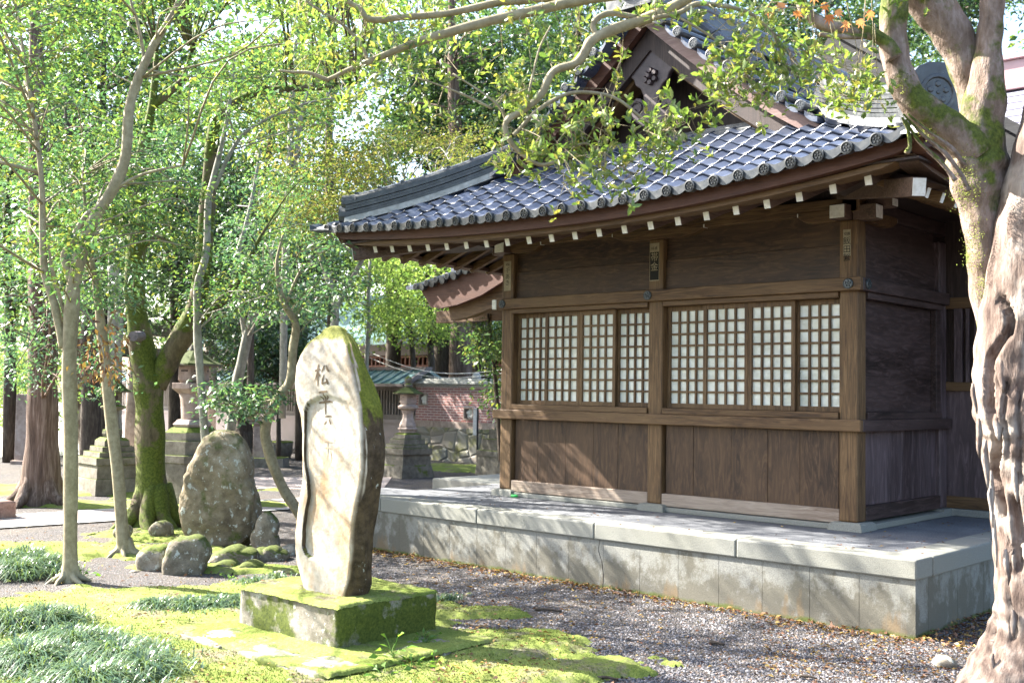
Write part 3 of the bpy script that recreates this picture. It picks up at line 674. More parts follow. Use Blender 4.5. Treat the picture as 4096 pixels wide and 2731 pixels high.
# verge: short cover bars with round caps pointing out over the bargeboards
for sg in (1, -1):
    m = MB(); m2 = MB(); ds = np.arange(.13, 1.78, .166)
    for i, d in enumerate(ds):
        x = XG+sg*d; z = zg(d)+.06; m.tube([(x, YG-.1, z), (x, .08, z+.012), (x, .34, z+.02)], .036, 10); roundcap(m, (x, YG-.1, z), (0, -1, 0), .045, .03)
        for d0, d1, yy, e in ((d+.03, d+.14, -.08, 0), (d+.03, d+.14, .12, .012)):
            rr = []
            for t in np.linspace(0, 1, 5):
                dd = d0+(d1-d0)*t; zz = zg(dd)+.035-.018*math.sin(math.pi*t)+e; xx = XG+sg*dd; rr.append([(xx, YG-.085 if e == 0 else .02, zz), (xx, YG-.085 if e == 0 else .02, zz-.04), (xx, .03 if e == 0 else .34, zz-.04), (xx, .03 if e == 0 else .34, zz+.01)])
            m2.ring(rr)
    m.build('verge_cover_tiles', MAT['ridge'], hall); m2.build('verge_pan_tiles', MAT['tile'], hall)
    m = MB()                                            # descending ridge behind the verge
    pts = [(XG+sg*d, .42, zg(d)+.13) for d in np.linspace(.05, 1.95, 14)]; m.tube(pts, .07, 12)
    for k in range(13): m.tube([pts[k], [pts[k][i]+(pts[k+1][i]-pts[k][i])*.12 for i in range(3)]], .078, 12)
    for w, h in ((.19, .0), (.16, .035), (.13, .07)):
        for a, b in zip(pts[:-1], pts[1:]): m.bar((a[0], a[1], a[2]-.11+h), (b[0], b[1], b[2]-.11+h), w, .03)
    m.build('descending_ridge', MAT['ridge'], hall)
    # bargeboards
    def board(name, y0, y1, t0, t1, d1, mat):
        m = MB(); rr = []
        for d in np.linspace(0, d1, 26):
            x = XG+sg*d; zt = zg(d)-t0; zb = zg(d)-t1*(1-.12*d/d1); rr.append([(x, y0, zt), (x, y0, zb), (x, y1, zb), (x, y1, zt)])
        m.ring(rr); return m.build(name, MAT[mat], hall)
    board('bargeboard_cover', YG+.06, YG+.13, .0, .155, 1.78, 'barge' if sg > 0 else 'fascia')
    board('bargeboard', YG+.15, YG+.22, .15, .36, 1.7, 'dark_wood'); board('bargeboard', YG+.24, YG+.42, .33, .40, 1.5, 'wood_x')
# gable wall and pendant
m = MB(); m.add([(XG-1.6, .34, 3.6), (XG+1.6, .34, 3.6), (XG, .34, 4.95)], [(0, 1, 2)]); m.build('gable_wall', MAT['dark_wood'], hall)
m = MB()
m.bar((XG-1.3, .25, 3.85), (XG, .25, 4.66), .06, .12); m.bar((XG+1.3, .25, 3.85), (XG, .25, 4.66), .06, .12)
m.build('gable_strut', MAT['dark_wood'], hall)
half = [(0, 0), (.2, -.12), (.235, -.23), (.2, -.26), (.175, -.33), (.12, -.37), (.09, -.44), (.08, -.52), (.11, -.47), (.17, -.45), (.225, -.5), (.235, -.58), (.2, -.68), (.13, -.735), (.09, -.77), (.05, -.76), (.03, -.74), (0, -.77)]
out = [(XG+a, YG+.17, 4.66+b*.9) for a, b in half]+[(XG-a, YG+.17, 4.66+b*.9) for a, b in half[-2:0:-1]]
m = MB(); m.prism(out, (0, .05, 0)); t = NT('carved_dark_wood'); MAT['carved'] = t.done(t.ramp(t.noise(14, 4, .6), [(.3, (.022, .013, .013)), (.7, (.06, .04, .042))]), .45, .4)
pend = m.build('gable_pendant', MAT['carved'], hall, .012)
m = MB(); c = Vector((XG, YG+.16, 4.42))
for k in range(6):
    p = c+Vector((math.cos(k*1.047+.52)*.055, 0, math.sin(k*1.047+.52)*.055)) ; m.tube([p, p+Vector((0, -.022, 0))], [.03, .022], 8)
m.tube([c, c+Vector((0, -.05, 0))], [.03, .018], 10); m.build('pendant_flower', MAT['carved'], pend)
for sx in (-1, 1):
    m = MB(); c = Vector((XG+sx*.15, YG+.162, 4.66-.515)); m.tube([c+Vector((math.cos(a)*r*sx, 0, math.sin(a)*r)) for a, r in [(i*.5+.5, .075-.0048*i) for i in range(13)]], .009, 6); m.build('pendant_scroll', MAT['carved'], pend)
# flat tile course closing the top of the front skirt
m = MB()
for i, (y, z, h) in enumerate(((.1, 3.80, .045), (.14, 3.845, .035), (.19, 3.88, .035))): m.box((XG-1.62+.04*i, y-.05, z), (XG+1.55-.04*i, .32, z+h))
m.build('gable_foot_course', MAT['ridge'], hall, .006)
# main ridge with end ornament
m = MB()
for w, z, h in ((.34, 4.99, .05), (.3, 5.04, .05), (.26, 5.09, .05), (.22, 5.14, .05)): m.box((XG-w/2, YG-.1, z), (XG+w/2, 5.6, z+h-.004))
m.tube([(XG, YG-.12, 5.24), (XG, 5.6, 5.24)], .08, 12); m.build('main_ridge', MAT['ridge'], hall)
m = MB(); o = [(XG-.24, 4.95), (XG+.24, 4.95), (XG+.27, 5.13), (XG+.16, 5.33), (XG, 5.43), (XG-.16, 5.33), (XG-.27, 5.13)]; m.prism([(x, YG-.18, z) for x, z in o], (0, .09, 0)); roundcap(m, (XG, YG-.2, 5.16), (0, -1, 0), .13); m.build('ridge_end_tile', MAT['ridge'], hall, .02)
# hip ridges with layered courses
def hipridge(a, b, ornament):
    a, b = np.array(a), np.array(b); n = 14; d = b-a; d2 = d.copy(); d2[2] = 0; d2 /= np.linalg.norm(d2); nrm = np.array([-d2[1], d2[0], 0])
    sag = lambda t: a+d*t-np.array([0, 0, .05*math.sin(math.pi*t)]); m = MB(); mm = MB()
    for w, z, h in ((.24, .05, .028), (.2, .085, .026), (.215, .118, .026), (.185, .15, .026), (.2, .182, .024)):
        rr = []
        for t in np.linspace(0, 1, n): p = sag(t)+np.array([0, 0, z-.03]); rr.append([p-nrm*w/2, p+nrm*w/2, p+nrm*w/2+[0, 0, h], p-nrm*w/2+[0, 0, h]])
        m.ring(rr)
    P = [sag(t)+np.array([0, 0, .20]) for t in np.linspace(0, 1, n)]; m.tube(P, .06, 12)
    for t in np.linspace(.08, .95, 8):
        p = sag(t)+np.array([0, 0, .262]); m.bar(p-d2*.018, p+d2*.018, .07, .022)
    rr = []
    for t in np.linspace(0, 1, n): p = sag(t)+np.array([0, 0, -.05]); rr.append([p-nrm*.15, p+nrm*.15, p+nrm*.11+[0, 0, .085], p-nrm*.11+[0, 0, .085]])
    mm.ring(rr); mm.build('hip_mortar', MAT['ridge' if ornament else 'mortar'], hall)
    o = m.build('hip_ridge', MAT['ridge'], hall)
    e = MB(); pe = b+d2*.02
    if ornament:
        c = pe+np.array([0, 0, .1]); s = [(-.2, -.16), (.2, -.16), (.235, -.05), (.22, .06), (.19, .15), (.13, .22), (.06, .25), (-.06, .25), (-.13, .22), (-.19, .15), (-.22, .06), (-.235, -.05)]
        e.prism([c+nrm*x+np.array([0, 0, z]) for x, z in s], d2*.1); roundcap(e, c+d2*.105+np.array([0, 0, .05]), d2, .125, .02)
        e.tube([c-d2*.02+np.array([0, 0, -.16]), c+d2*.2+np.array([0, 0, -.2])], .07, 12); roundcap(e, c+d2*.2+np.array([0, 0, -.2]), d2, .075, .02)
        e.build('ridge_end_tile', MAT['ridge'], hall, .016)
    else:
        e.tube([pe-d2*.12+np.array([0, 0, .185]), pe+d2*.03+np.array([0, 0, .18])], .085, 14); e.tube([pe-d2*.1+np.array([0, 0, .06]), pe+d2*.05+np.array([0, 0, .055])], .105, 14); e.build('ridge_end_tile', MAT['ridge'], hall)
hipridge((-3.5, .06, 3.88), (-5.06, -1.04, 3.275), False); hipridge((-.33, .08, 3.90), (.94, -.99, 3.39), True)

# votive name slips pasted on the posts
def glyphs(txt, size, mat, parent, org, name, gap=1.0, thick=.001):
    """vertical line of characters on the front plane, as real thin letter meshes"""
    dg = bpy.context.evaluated_depsgraph_get(); z = org[2]; parts = MB()
    for ch, sc in txt:
        cu = bpy.data.curves.new('slip_writing', 'FONT'); cu.body = ch; cu.size = size*sc; cu.align_x = 'CENTER'; cu.extrude = 0
        to = bpy.data.objects.new('slip_writing', cu); C.objects.link(to); bpy.context.view_layer.update()
        me = bpy.data.meshes.new_from_object(to.evaluated_get(bpy.context.evaluated_depsgraph_get())); bpy.data.objects.remove(to); bpy.data.curves.remove(cu)
        z -= size*sc*gap
        parts.add([(org[0]+v.co.x, org[1], z+v.co.y+size*sc*.1) for v in me.vertices], [tuple(p.vertices) for p in me.polygons]); bpy.data.meshes.remove(me)
    return parts.build(name, mat, parent, fix=False)
tp = NT('aged_paper'); MAT['slip'] = tp.done(tp.ramp(tp.noise(30, 4), [(.3, (.24, .2, .13)), (.7, (.34, .29, .2))]), .9)
tp = NT('slip_ink'); MAT['ink'] = tp.done((.018, .018, .016), .9)
def slip(x0, x1, z0, z1, mat, txts):
    m = MB(); m.box((x0, .0485, z0), (x1, .0512, z1)); o = m.build('name_slip', MAT[mat], hall)
    for txt, size, dz, ink, dx in txts: glyphs(txt, size, MAT[ink], o, ((x0+x1)/2+dx, .0475, z1-dz), 'slip_writing')
def fpt(cx, cy, box, zoom): return YP((box[0]+cx*zoom)/1.7415, (box[1]+cy*zoom)/1.7415, .05)
a = fpt(178, 122, (1950, 1000), .3824); b = fpt(243, 424, (1950, 1000), .3824)
slip(a[0], b[0], b[2], a[2], 'slip', [([('千', 1), ('あ', 1), ('き', 1)], .062, .062, 'ink', 0), ([('龍', 1)], .027, .02, 'ink', .014), ([('講', 1)], .027, .02, 'ink', -.014)])
a = fpt(120, 180, (2550, 900), .4149); b = fpt(208, 536, (2550, 900), .4149)
slip(a[0], b[0], b[2], a[2], 'slip', [([('拝', 1)], .034, .03, 'ink', -.018), ([('奉', 1)], .034, .03, 'ink', .018), ([('帯', 1.05), ('金', 1.05)], .082, .082, 'slip', 0)])
hs = a[2]-b[2]; m = MB(); m.box((a[0]+.004, .0479, b[2]+.008), (b[0]-.004, .0484, a[2]-.082)); m.build('slip_panel', MAT['ink'], hall)
a = fpt(176, 168, (3300, 850), .4149); b = fpt(248, 414, (3300, 850), .4149)
slip(a[0], b[0], b[2], a[2], 'slip', [([('飯', 1), ('田', 1), ('繁', 1)], .066, .055, 'ink', 0), ([('講', 1)], .03, .018, 'ink', .013), ([('安', 1)], .03, .018, 'ink', -.014)])

# ------------------------------------------------------------------ porch roof beyond the left post (same hall)
yq = 2.2
top = [YP(*p, yq) for p in ((940, 667), (965, 664), (1000, 652), (1050, 635), (1105, 608), (1165, 575), (1230, 540))]
bot = [YP(*p, yq) for p in ((965, 690), (990, 706), (1010, 708), (1050, 700), (1105, 678), (1165, 640), (1230, 600))]
m = MB(); m.ring([[a, b, b+np.array([0, .08, 0]), a+np.array([0, .08, 0])] for a, b in zip(top[1:], bot[1:])]); m.build('porch_eave_board', MAT['fascia'], hall)
m = MB(); m.ring([[a+np.array([.1, .12, -.18]), b+np.array([.1, .12, -.16]), b+np.array([.1, .25, -.16]), a+np.array([.1, .25, -.18])] for a, b in zip(top[2:], bot[2:])]); m.build('porch_eave_board', MAT['wood_x'], hall)
m = MB(); tt = spline(top, 6)
m.ring([[p+np.array([0, -.06, .0]), p+np.array([0, -.06, .05]), p+np.array([0, 2.4, .75]), p+np.array([0, 2.4, .6])] for p in tt]); m.build('porch_roof', MAT['tile'], hall)
m = MB(); P = top[0]
sp = spline(top, 8); Ls = np.cumsum([0]+[np.linalg.norm(b-a) for a, b in zip(sp[:-1], sp[1:])])
for k in range(1, 10):
    i = int(np.searchsorted(Ls, k*.2086)); 
    if i >= len(sp): break
    roundcap(m, sp[i]+np.array([0, -.09, .03]), (0, -1, 0), .045); m.tube([sp[i]+np.array([0, -.05, .04]), sp[i]+np.array([0, 2.4, .77])], .04, 8)
    if i+1 < len(sp): 
        j = min(int(np.searchsorted(Ls, (k+.5)*.2086)), len(sp)-1); m.tube([sp[j]+np.array([0, -.08, .0]), sp[j]+np.array([0, .1, .04])], [.055, .05], 10)
m.build('porch_end_tiles', MAT['ridge'], hall)
m = MB(); a = YP(1048, 630, yq+.3)+np.array([0, 0, .03]); b = YP(1108, 606, yq+.3)+np.array([0, 0, .03]); m.bar(a, b+(b-a)*2, .2, .12); m.build('porch_ridge', MAT['tile'], hall)
for k in range(4):
    a = top[2]+(top[5]-top[2])*(k+.5)/4; m = MB(); m.bar(a+np.array([.25, .3, -.42]), a+np.array([.6, 1.6, -.1]), .06, .08); m.build('rafter', MAT['wood_y'], hall)
m = MB(); m.box((-8.0, 3.0, 2.55), (-3.9, 3.15, 2.72)); m.build('porch_beam', MAT['wood_x'], hall)

# ================================================================== INSCRIBED STONE
YS = -3.93
g0 = np.array([-1.7, -3.72, 0.])
mon = thing('stone_monument', 'tall pale inscribed stone slab standing on a mossy square pedestal', 'monument', g0)
def at_y(pts, y): return [(YP(px, py, y)[2], YP(px, py, y)[0]) for px, py in pts]
LF = at_y([(742, 757), (733, 761), (702, 786), (685, 815), (677, 840), (674, 880), (676, 920), (686, 960), (690, 1000), (690, 1100), (680, 1170), (674, 1230), (676, 1290), (690, 1340), (691, 1362)], YS)
CR = at_y([(775, 757), (786, 772), (796, 790), (812, 856), (829, 935), (836, 1040), (834, 1080), (825, 1150), (814, 1216), (808, 1290), (800, 1345), (792, 1374)], YS)
SI0 = [(793, 759), (800, 766), (807, 772), (829, 812), (860, 878), (884, 953), (889, 1018), (886, 1080), (880, 1120), (869, 1172), (862, 1225), (857, 1290), (857, 1350), (848, 1374)]
def interp(tab, z):
    t = sorted(tab); return np.interp(z, [a for a, b in t], [b for a, b in t])
zb, ztop = .30, 1.905
levels = np.concatenate([np.linspace(zb, 1.72, 120), 1.72+(ztop-1.72)*np.sin(np.linspace(.02, 1, 34)*math.pi/2)])
nf, nsd, nbk, nls = 70, 22, 16, 12
SIx = []
for px, py in SI0:
    z0 = YP(px, py, YS+.2)[2]; xr = interp(CR, z0); P = XP(px, py, xr+.01); SIx.append((P[2], P[1]))
path = at_y([(752, 906), (733, 911), (708, 925), (699, 944), (697, 1000), (697, 1062), (704, 1100), (706, 1140), (698, 1195), (695, 1255), (702, 1275), (716, 1282), (738, 1288)], YS)
pz = [p[0] for p in path]; px_ = [p[1] for p in path]
def ledge(x, z):
    if z > max(pz) or z < min(pz)-.02: return 0.
    xx = np.interp(z, sorted(pz), [b for a, b in sorted(path)]); top = np.interp(x, [path[3][1], path[2][1], path[1][1], path[0][1], path[0][1]+.5], [path[3][0], path[2][0], path[1][0], path[0][0], path[0][0]-.12])
    return float(np.clip((x-xx)/.008, 0, 1)*np.clip((top-z)/.008, 0, 1)*np.clip((z-min(pz)+.02)/.03, 0, 1))
rg = np.random.default_rng(2); v = []; nring = nf+nsd+nbk+nls
def nz(x, z, s): return math.sin(x*9*s+z*5.3*s)*.4+math.sin(z*13*s-x*4*s+1.3)*.35+math.sin(x*23*s+z*19*s)*.18+math.sin(z*41*s+x*31*s+2)*.1
for z in levels:
    xl = interp(LF, z); xr = interp(CR, z); yb = max(interp(SIx, z), YS+.06); k = 1.
    if z > 1.72: k = 1
    ring = []
    for i in range(nf):
        t = i/(nf-1); x = xl+(xr-xl)*t; rl = max(0, 1-t*9)**2; rr = max(0, 1-(1-t)*14)**2
        y = YS+.035*rl+.022*rr+.010*nz(x, z, 1.)+ledge(x, z)*.026*max(0, 1-((x-xl)/(xr-xl))**2*1.15)
        tp = max(0, (z-1.62)/(ztop-1.62)); y += (.02+.08*(yb-YS))*tp**3
        x -= (1-t)*max(0, y-YS-.004)*.85; ring.append((x, y, z))
    yb = yb-(.08*(yb-YS))*max(0, (z-1.62)/(ztop-1.62))**4; w = yb-YS
    for i in range(nsd):
        t = (i+1)/(nsd+1); bul = .02*math.sin(math.pi*t)+.012*nz(t*.7+3, z, 1.4); yf = YS+.02+(.02+.08*w)*max(0, (z-1.62)/(ztop-1.62))**3*.95; ring.append((xr+bul, yf+(yb-yf)*t, z))
    for i in range(nbk):
        t = (i+1)/(nbk+1); ring.append((xr+(xl-xr)*t, yb+.04*math.sin(math.pi*t), z))
    for i in range(nls):
        t = (i+1)/(nls+1); ring.append((xl-.012*math.sin(math.pi*t), yb+(YS+.03-yb)*t, z))
    v += ring
q = []
for j in range(len(levels)-1):
    for i in range(nring): q.append((j*nring+i, j*nring+(i+1) % nring, (j+1)*nring+(i+1) % nring, (j+1)*nring+i))
# closed top: shrink the last ring
last = np.array(v[-nring:]); c = last.mean(0)
for s, dz in ((.9, .014), (.68, .026), (.4, .035), (.12, .039)):
    b = len(v); v += [tuple(c+(p-c)*[s, s, 1]+[0, 0, dz]) for p in last]
    for i in range(nring): q.append((b-nring+i, b-nring+(i+1) % nring, b+(i+1) % nring, b+i))
tn = NT('pale_monument_stone'); n1 = tn.noise(2.2, 6, .6); n2 = tn.noise(16, 6, .65)
c1 = tn.ramp(tn.mix(.5, n1, n2), [(.36, (.21, .165, .115)), (.5, (.33, .295, .235)), (.64, (.45, .42, .365))])
c1 = tn.mix(tn.ramp(tn.noise(3.1, 5, .65, (1.3, 1, .55)), [(.48, 0.), (.68, .8)]), c1, (.27, .165, .075))
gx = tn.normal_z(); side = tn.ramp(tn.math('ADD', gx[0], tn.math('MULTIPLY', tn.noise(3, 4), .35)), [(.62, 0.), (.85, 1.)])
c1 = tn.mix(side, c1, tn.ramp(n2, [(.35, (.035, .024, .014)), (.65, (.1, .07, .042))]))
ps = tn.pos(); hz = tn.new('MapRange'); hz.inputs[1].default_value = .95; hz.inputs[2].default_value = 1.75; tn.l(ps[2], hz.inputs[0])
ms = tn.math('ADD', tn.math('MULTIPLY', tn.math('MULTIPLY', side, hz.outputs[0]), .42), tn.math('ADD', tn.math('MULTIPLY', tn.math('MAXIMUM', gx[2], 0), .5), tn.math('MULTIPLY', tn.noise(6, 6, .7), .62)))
mcol = tn.ramp(tn.noise(60, 4, .7), [(.3, (.07, .085, .012)), (.7, (.2, .21, .03))])
tz = tn.new('MapRange'); tz.inputs[1].default_value = 1.76; tz.inputs[2].default_value = 1.9; tn.l(ps[2], tz.inputs[0]); ms = tn.math('ADD', ms, tn.math('MULTIPLY', tz.outputs[0], .3))
c1 = tn.mix(tn.ramp(ms, [(.56, 0.), (.66, .95)]), c1, mcol)
lich = tn.math('MULTIPLY', side, tn.ramp(tn.noise(22, 6, .75, (1, 1, .5)), [(.63, 0.), (.66, 1.)])); c1 = tn.mix(tn.math('MULTIPLY', lich, tn.ramp(tn.noise(1.7, 3), [(.45, 0.), (.6, .8)])), c1, (.5, .52, .5))
tn.bump(tn.mix(.5, n2, tn.noise(55, 5, .7)), .55, .012); MAT['stele'] = tn.done(c1, .85, .2)
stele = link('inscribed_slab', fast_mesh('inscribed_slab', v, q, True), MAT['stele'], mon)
# brush-written characters cut into the face: every stroke is a closed, pointed shape lying on the stone
vv = np.array(v); bvh = BVHTree.FromPolygons([Vector(p) for p in v], q)
def stroke(mb, pts, scale, org, wid):
    P = spline([np.array([a, b, w]) for a, b, w in pts], 6)
    L, Rr = [], []
    for i, p in enumerate(P):
        d = P[min(i+1, len(P)-1)]-P[max(i-1, 0)]; d = d[:2]/max(np.linalg.norm(d[:2]), 1e-6); n = np.array([-d[1], d[0]])
        for side_, s in ((L, 1), (Rr, -1)):
            a = org[0]+(p[0]+n[0]*p[2]*wid*s)*scale; b = org[1]+(p[1]+n[1]*p[2]*wid*s)*scale
            h = bvh.ray_cast(Vector((a, -6, b)), Vector((0, 1, 0)))
            side_.append((a, (h[0].y if h[0] else YS)-.0022, b))
    n = len(L); mb.add(L+Rr, [(i, i+1, n+i+1, n+i) for i in range(n-1)])
matsu = [[(.05, .66, .7), (.2, .7, 1.1), (.42, .74, .6)], [(.27, .98, .5), (.26, .86, 1.2), (.25, .5, 1.1), (.24, .05, .9), (.2, .0, .3)], [(.25, .66, .5), (.15, .42, 1.0), (.0, .2, .2)], [(.28, .58, .5), (.36, .48, 1.2), (.4, .42, .6)],
         [(.66, .93, .5), (.6, .78, 1.1), (.48, .6, .3)], [(.76, .94, .5), (.86, .76, 1.2), (1.0, .64, .9)], [(.68, .5, .5), (.62, .3, 1.0), (.56, .1, 1.0), (.72, .12, .8), (.92, .17, .9)], [(.8, .34, .4), (.9, .2, 1.3), (.97, .06, 1.1)]]
hira = [[(.2, .9, .7), (.5, .93, 1.1), (.82, .95, .7)], [(.28, .74, .4), (.34, .62, 1.1), (.38, .54, .5)], [(.74, .78, .5), (.66, .64, 1.0), (.58, .54, .3)], [(.0, .42, .8), (.4, .46, 1.1), (.8, .49, 1.0), (1.02, .48, .6)], [(.51, .92, .6), (.51, .5, 1.1), (.5, .0, .8), (.48, -.12, .2)]]
third = [[(.05, .9, .6), (.45, .93, 1.1), (.95, .95, .7)], [(.3, .62, .5), (.2, .45, 1.1), (.05, .34, .4)], [(.62, .7, .6), (.74, .5, 1.2), (.8, .34, .6)]]
low = [[(.1, .9, .5), (.5, .93, .9), (.9, .9, .5)], [(.5, 1., .4), (.48, .5, .9), (.46, .0, .4)], [(.1, .5, .4), (.5, .55, .8), (.95, .5, .4)], [(.75, .4, .4), (.85, .0, .8), (.8, -.3, .3)]]
tn = NT('cut_lettering'); cut = tn.done(tn.ramp(tn.noise(40, 4), [(.3, (.07, .05, .03)), (.7, (.16, .12, .075))]), .95)
tn = NT('worn_lettering'); cut2 = tn.done(tn.ramp(tn.noise(60, 4), [(.3, (.22, .16, .1)), (.7, (.36, .29, .21))]), .95)
def pxy(px, py): p = YP(px, py, YS); return p[0], p[2]
ins = MB(); ins2 = MB()
for strokes, (px, py), sc, mb in ((matsu, (724, 885), .135, ins), (hira, (726, 946), .135, ins), (third, (738, 985), .085, ins), (low, (738, 1048), .1, ins2)):
    o = pxy(px, py)
    for s in strokes: stroke(mb, s, sc, o, .05)
ins.build('inscription', cut, stele, fix=False); ins2.build('inscription', cut2, stele, fix=False)
MAT['block'] = stone('mossy_block_stone', (.12, .105, .08), (.22, .2, .165), (.36, .34, .3), 7, True, .84, lichen=.15, mossz=.0, mossx=.14, mosscol=((.03, .045, .008), (.1, .12, .02)))
MAT['mosstop'] = MAT['moss']
def rough_box(name, x0, x1, y0, y1, z0, z1, mat, parent, n=16, amp=.006, rnd=.02, seed=1, taper=0.):
    """box with softened corners and a slightly uneven skin"""
    import bmesh
    bm = bmesh.new(); bmesh.ops.create_cube(bm, size=1); bmesh.ops.subdivide_edges(bm, edges=bm.edges[:], cuts=n, use_grid_fill=True)
    rng = np.random.default_rng(seed); ph = rng.random(8)*6; sx, sy, sz = x1-x0, y1-y0, z1-z0
    for w in bm.verts:
        p = np.array(w.co)*[sx, sy, sz]; h = np.array([sx, sy, sz])/2; inner = np.clip(p, -(h-rnd), h-rnd); d = p-inner; L = np.linalg.norm(d)
        if L > 1e-6: p = inner+d/L*rnd
        k = 1-taper*(p[2]/sz+.5); p[0] *= k; p[1] *= k
        f = 11/max(.2, min(sx, sy, .6)); q = p*f*.35
        e = math.sin(q[0]*2+q[1]*1.3+ph[0])+math.sin(q[1]*2.3-q[2]*2+ph[1])+math.sin(q[2]*2.7+q[0]*1.9+ph[2])+.5*math.sin(q[0]*6+q[2]*5+ph[3])+.5*math.sin(q[1]*7+ph[4]+q[2]*6)
        nn = p-inner; nn = d/L if L > 1e-6 else np.zeros(3)
        w.co = Vector(p+nn*e*amp*.5+np.array([(x0+x1)/2, (y0+y1)/2, (z0+z1)/2]))
    me = bpy.data.meshes.new(name); bm.to_mesh(me); bm.free(); me.shade_smooth(); return link(name, me, mat, parent)
rough_box('pedestal', -2.21, -1.215, -4.12, -3.34, .045, .302, MAT['block'], mon, 26, .006, .016)
rough_box('footing', -2.32, -.80, -4.52, -3.22, -.05, .062, MAT['block'], mon, 24, .009, .03, 4)
def moss_cap(name, x0, x1, y0, y1, z, seed, parent, gap=None, edge=.03):
    st = .011; xs = np.arange(x0-.012, x1+.012, st); ys = np.arange(y0-.012, y1+.012, st); X, Y = np.meshgrid(xs, ys)
    n = fbm(X, Y, seed, 9, 4); e = np.minimum(np.minimum(X-x0+.01, x1-X+.01), np.minimum(Y-y0+.01, y1-Y+.01))
    H = .010+n*.006+np.random.default_rng(seed).normal(size=X.shape)*.0022; H = H-np.clip(.022-e, 0, .022)*1.1
    k = n > -1.75+.3*np.sin(X*5+seed)
    if z < .1: k &= n > -1.1; k[e < -.003] = False
    idx = np.arange(X.size).reshape(X.shape); q = np.stack([idx[:-1, :-1], idx[:-1, 1:], idx[1:, 1:], idx[1:, :-1]], -1)[k[:-1, :-1]]
    u, inv = np.unique(q, return_inverse=True); return link(name, fast_mesh(name, np.stack([X, Y, z+H], -1).reshape(-1, 3)[u], inv.reshape(-1, 4), True), MAT['moss'], parent)
moss_cap('moss_cap', -2.21, -1.215, -4.12, -3.34, .302, 7, mon); moss_cap('moss_cap', -2.32, -.80, -4.5, -3.24, .058, 9, mon)

# ================================================================== ROCKS
def rock(name, label, outline, d, depth, mat, seed, flat=.0, cat='rock', amp=.05, group=None, sink=.04):
    """free-standing stone: outline in survey pixels at distance d, given a real thickness and a rounded, pitted skin"""
    import bmesh
    P = np.array([at(x, y, d) for x, y in outline]); c = P.mean(0); cz = c.copy(); rx = (P-c)@RT; ru = P[:, 2]-c[2]
    ang = np.arctan2(ru, rx); o = np.argsort(ang); ang = ang[o]; rad = np.hypot(rx, ru)[o]
    A = np.concatenate([ang-2*math.pi, ang, ang+2*math.pi]); Rr = np.tile(rad, 3)
    bm = bmesh.new(); bmesh.ops.create_icosphere(bm, subdivisions=5, radius=1)
    fw = FW.copy(); fw[2] = 0; fw /= np.linalg.norm(fw); rt = RT.copy(); rt[2] = 0; rt /= np.linalg.norm(rt)
    rng = np.random.default_rng(seed); ph = rng.random(12)*6.28
    cen = c+fw*depth*.5
    for v in bm.verts:
        a, b, e = np.array(v.co)@np.array([[1, 0, 0], [0, 0, 1], [0, 1, 0]]); L = math.hypot(a, b)   # a right, b up, e away
        R0 = np.interp(math.atan2(b, a), A, Rr); l = L**.8 if L > 0 else 0
        th = math.copysign(abs(e)**.55, e)*depth*.5
        nn = .35*abs(math.sin(a*5+b*4+ph[6]))+.3*abs(math.sin(b*6-e*5+ph[7]))-.3+sum(math.sin((a*u+b*w+e*t_)*k+ph[i])*s for i, (u, w, t_, k, s) in enumerate(((1, .4, .2, 3, 1), (.3, 1, .5, 4, .8), (.8, -.7, .6, 7, .5), (.2, .9, -1, 9, .4), (1, 1, .7, 15, .22), (-.8, 1, 1, 23, .15))))
        k = 1+amp*nn*.5
        ra, rb = (a/L*R0*l*k, b/L*R0*l*k) if L > 1e-6 else (0, 0)
        v.co = Vector(cen+rt*ra+np.array([0, 0, rb])+fw*th*(1+amp*nn))
    me = bpy.data.meshes.new(name); bm.to_mesh(me); bm.free(); me.shade_smooth(); return props(link(name, me, mat), label, cat, group)
MAT['rock_brown'] = stone('brown_lichened_rock', (.09, .07, .045), (.21, .17, .11), (.34, .29, .21), 5, True, .62, lichen=.12, bump=1., mossz=.2, mosscol=((.03, .042, .008), (.1, .115, .03)))
MAT['rock_grey'] = stone('grey_field_stone', (.14, .12, .09), (.25, .22, .17), (.38, .35, .29), 6, True, .3, lichen=.35, mossz=.3)
MAT['rock_moss'] = stone('mossy_field_stone', (.1, .085, .06), (.19, .165, .12), (.28, .25, .2), 6, True, .5, lichen=.25, mossz=.4, mosscol=((.03, .045, .008), (.095, .115, .02)))
rock('standing_rock', 'tall brown lichen-covered memorial rock with pointed top beside the mossy tree', [(404, 1200), (406, 1130), (420, 1080), (440, 1030), (455, 1003), (478, 992), (512, 995), (545, 1010), (562, 1035), (570, 1100), (580, 1150), (584, 1190), (579, 1230), (560, 1255), (500, 1268), (440, 1268), (414, 1248)], 10.6, .38, MAT['rock_brown'], 3, amp=.085)
rock('standing_rock', 'small upright dark stone at the right foot of the brown rock', [(584, 1270), (583, 1215), (590, 1186), (610, 1178), (624, 1190), (630, 1230), (632, 1268)], 10.4, .2, MAT['rock_moss'], 4, amp=.05)
rock('field_stone', 'squat round stone with a dark moss patch in front of the brown rock', [(370, 1325), (371, 1280), (383, 1247), (415, 1237), (452, 1240), (465, 1258), (462, 1300), (448, 1338), (400, 1340)], 9.1, .3, MAT['rock_moss'], 5)
rock('field_stone', 'pale angular stone left of the squat round stone', [(308, 1315), (306, 1285), (318, 1264), (345, 1256), (372, 1262), (376, 1295), (368, 1325), (335, 1332)], 9.3, .3, MAT['rock_grey'], 6)
rock('field_stone', 'flat mossy slab stone lying below the brown rock', [(465, 1312), (468, 1288), (500, 1270), (550, 1266), (578, 1276), (580, 1298), (560, 1313), (510, 1318)], 9.7, .4, MAT['rock_moss'], 7)
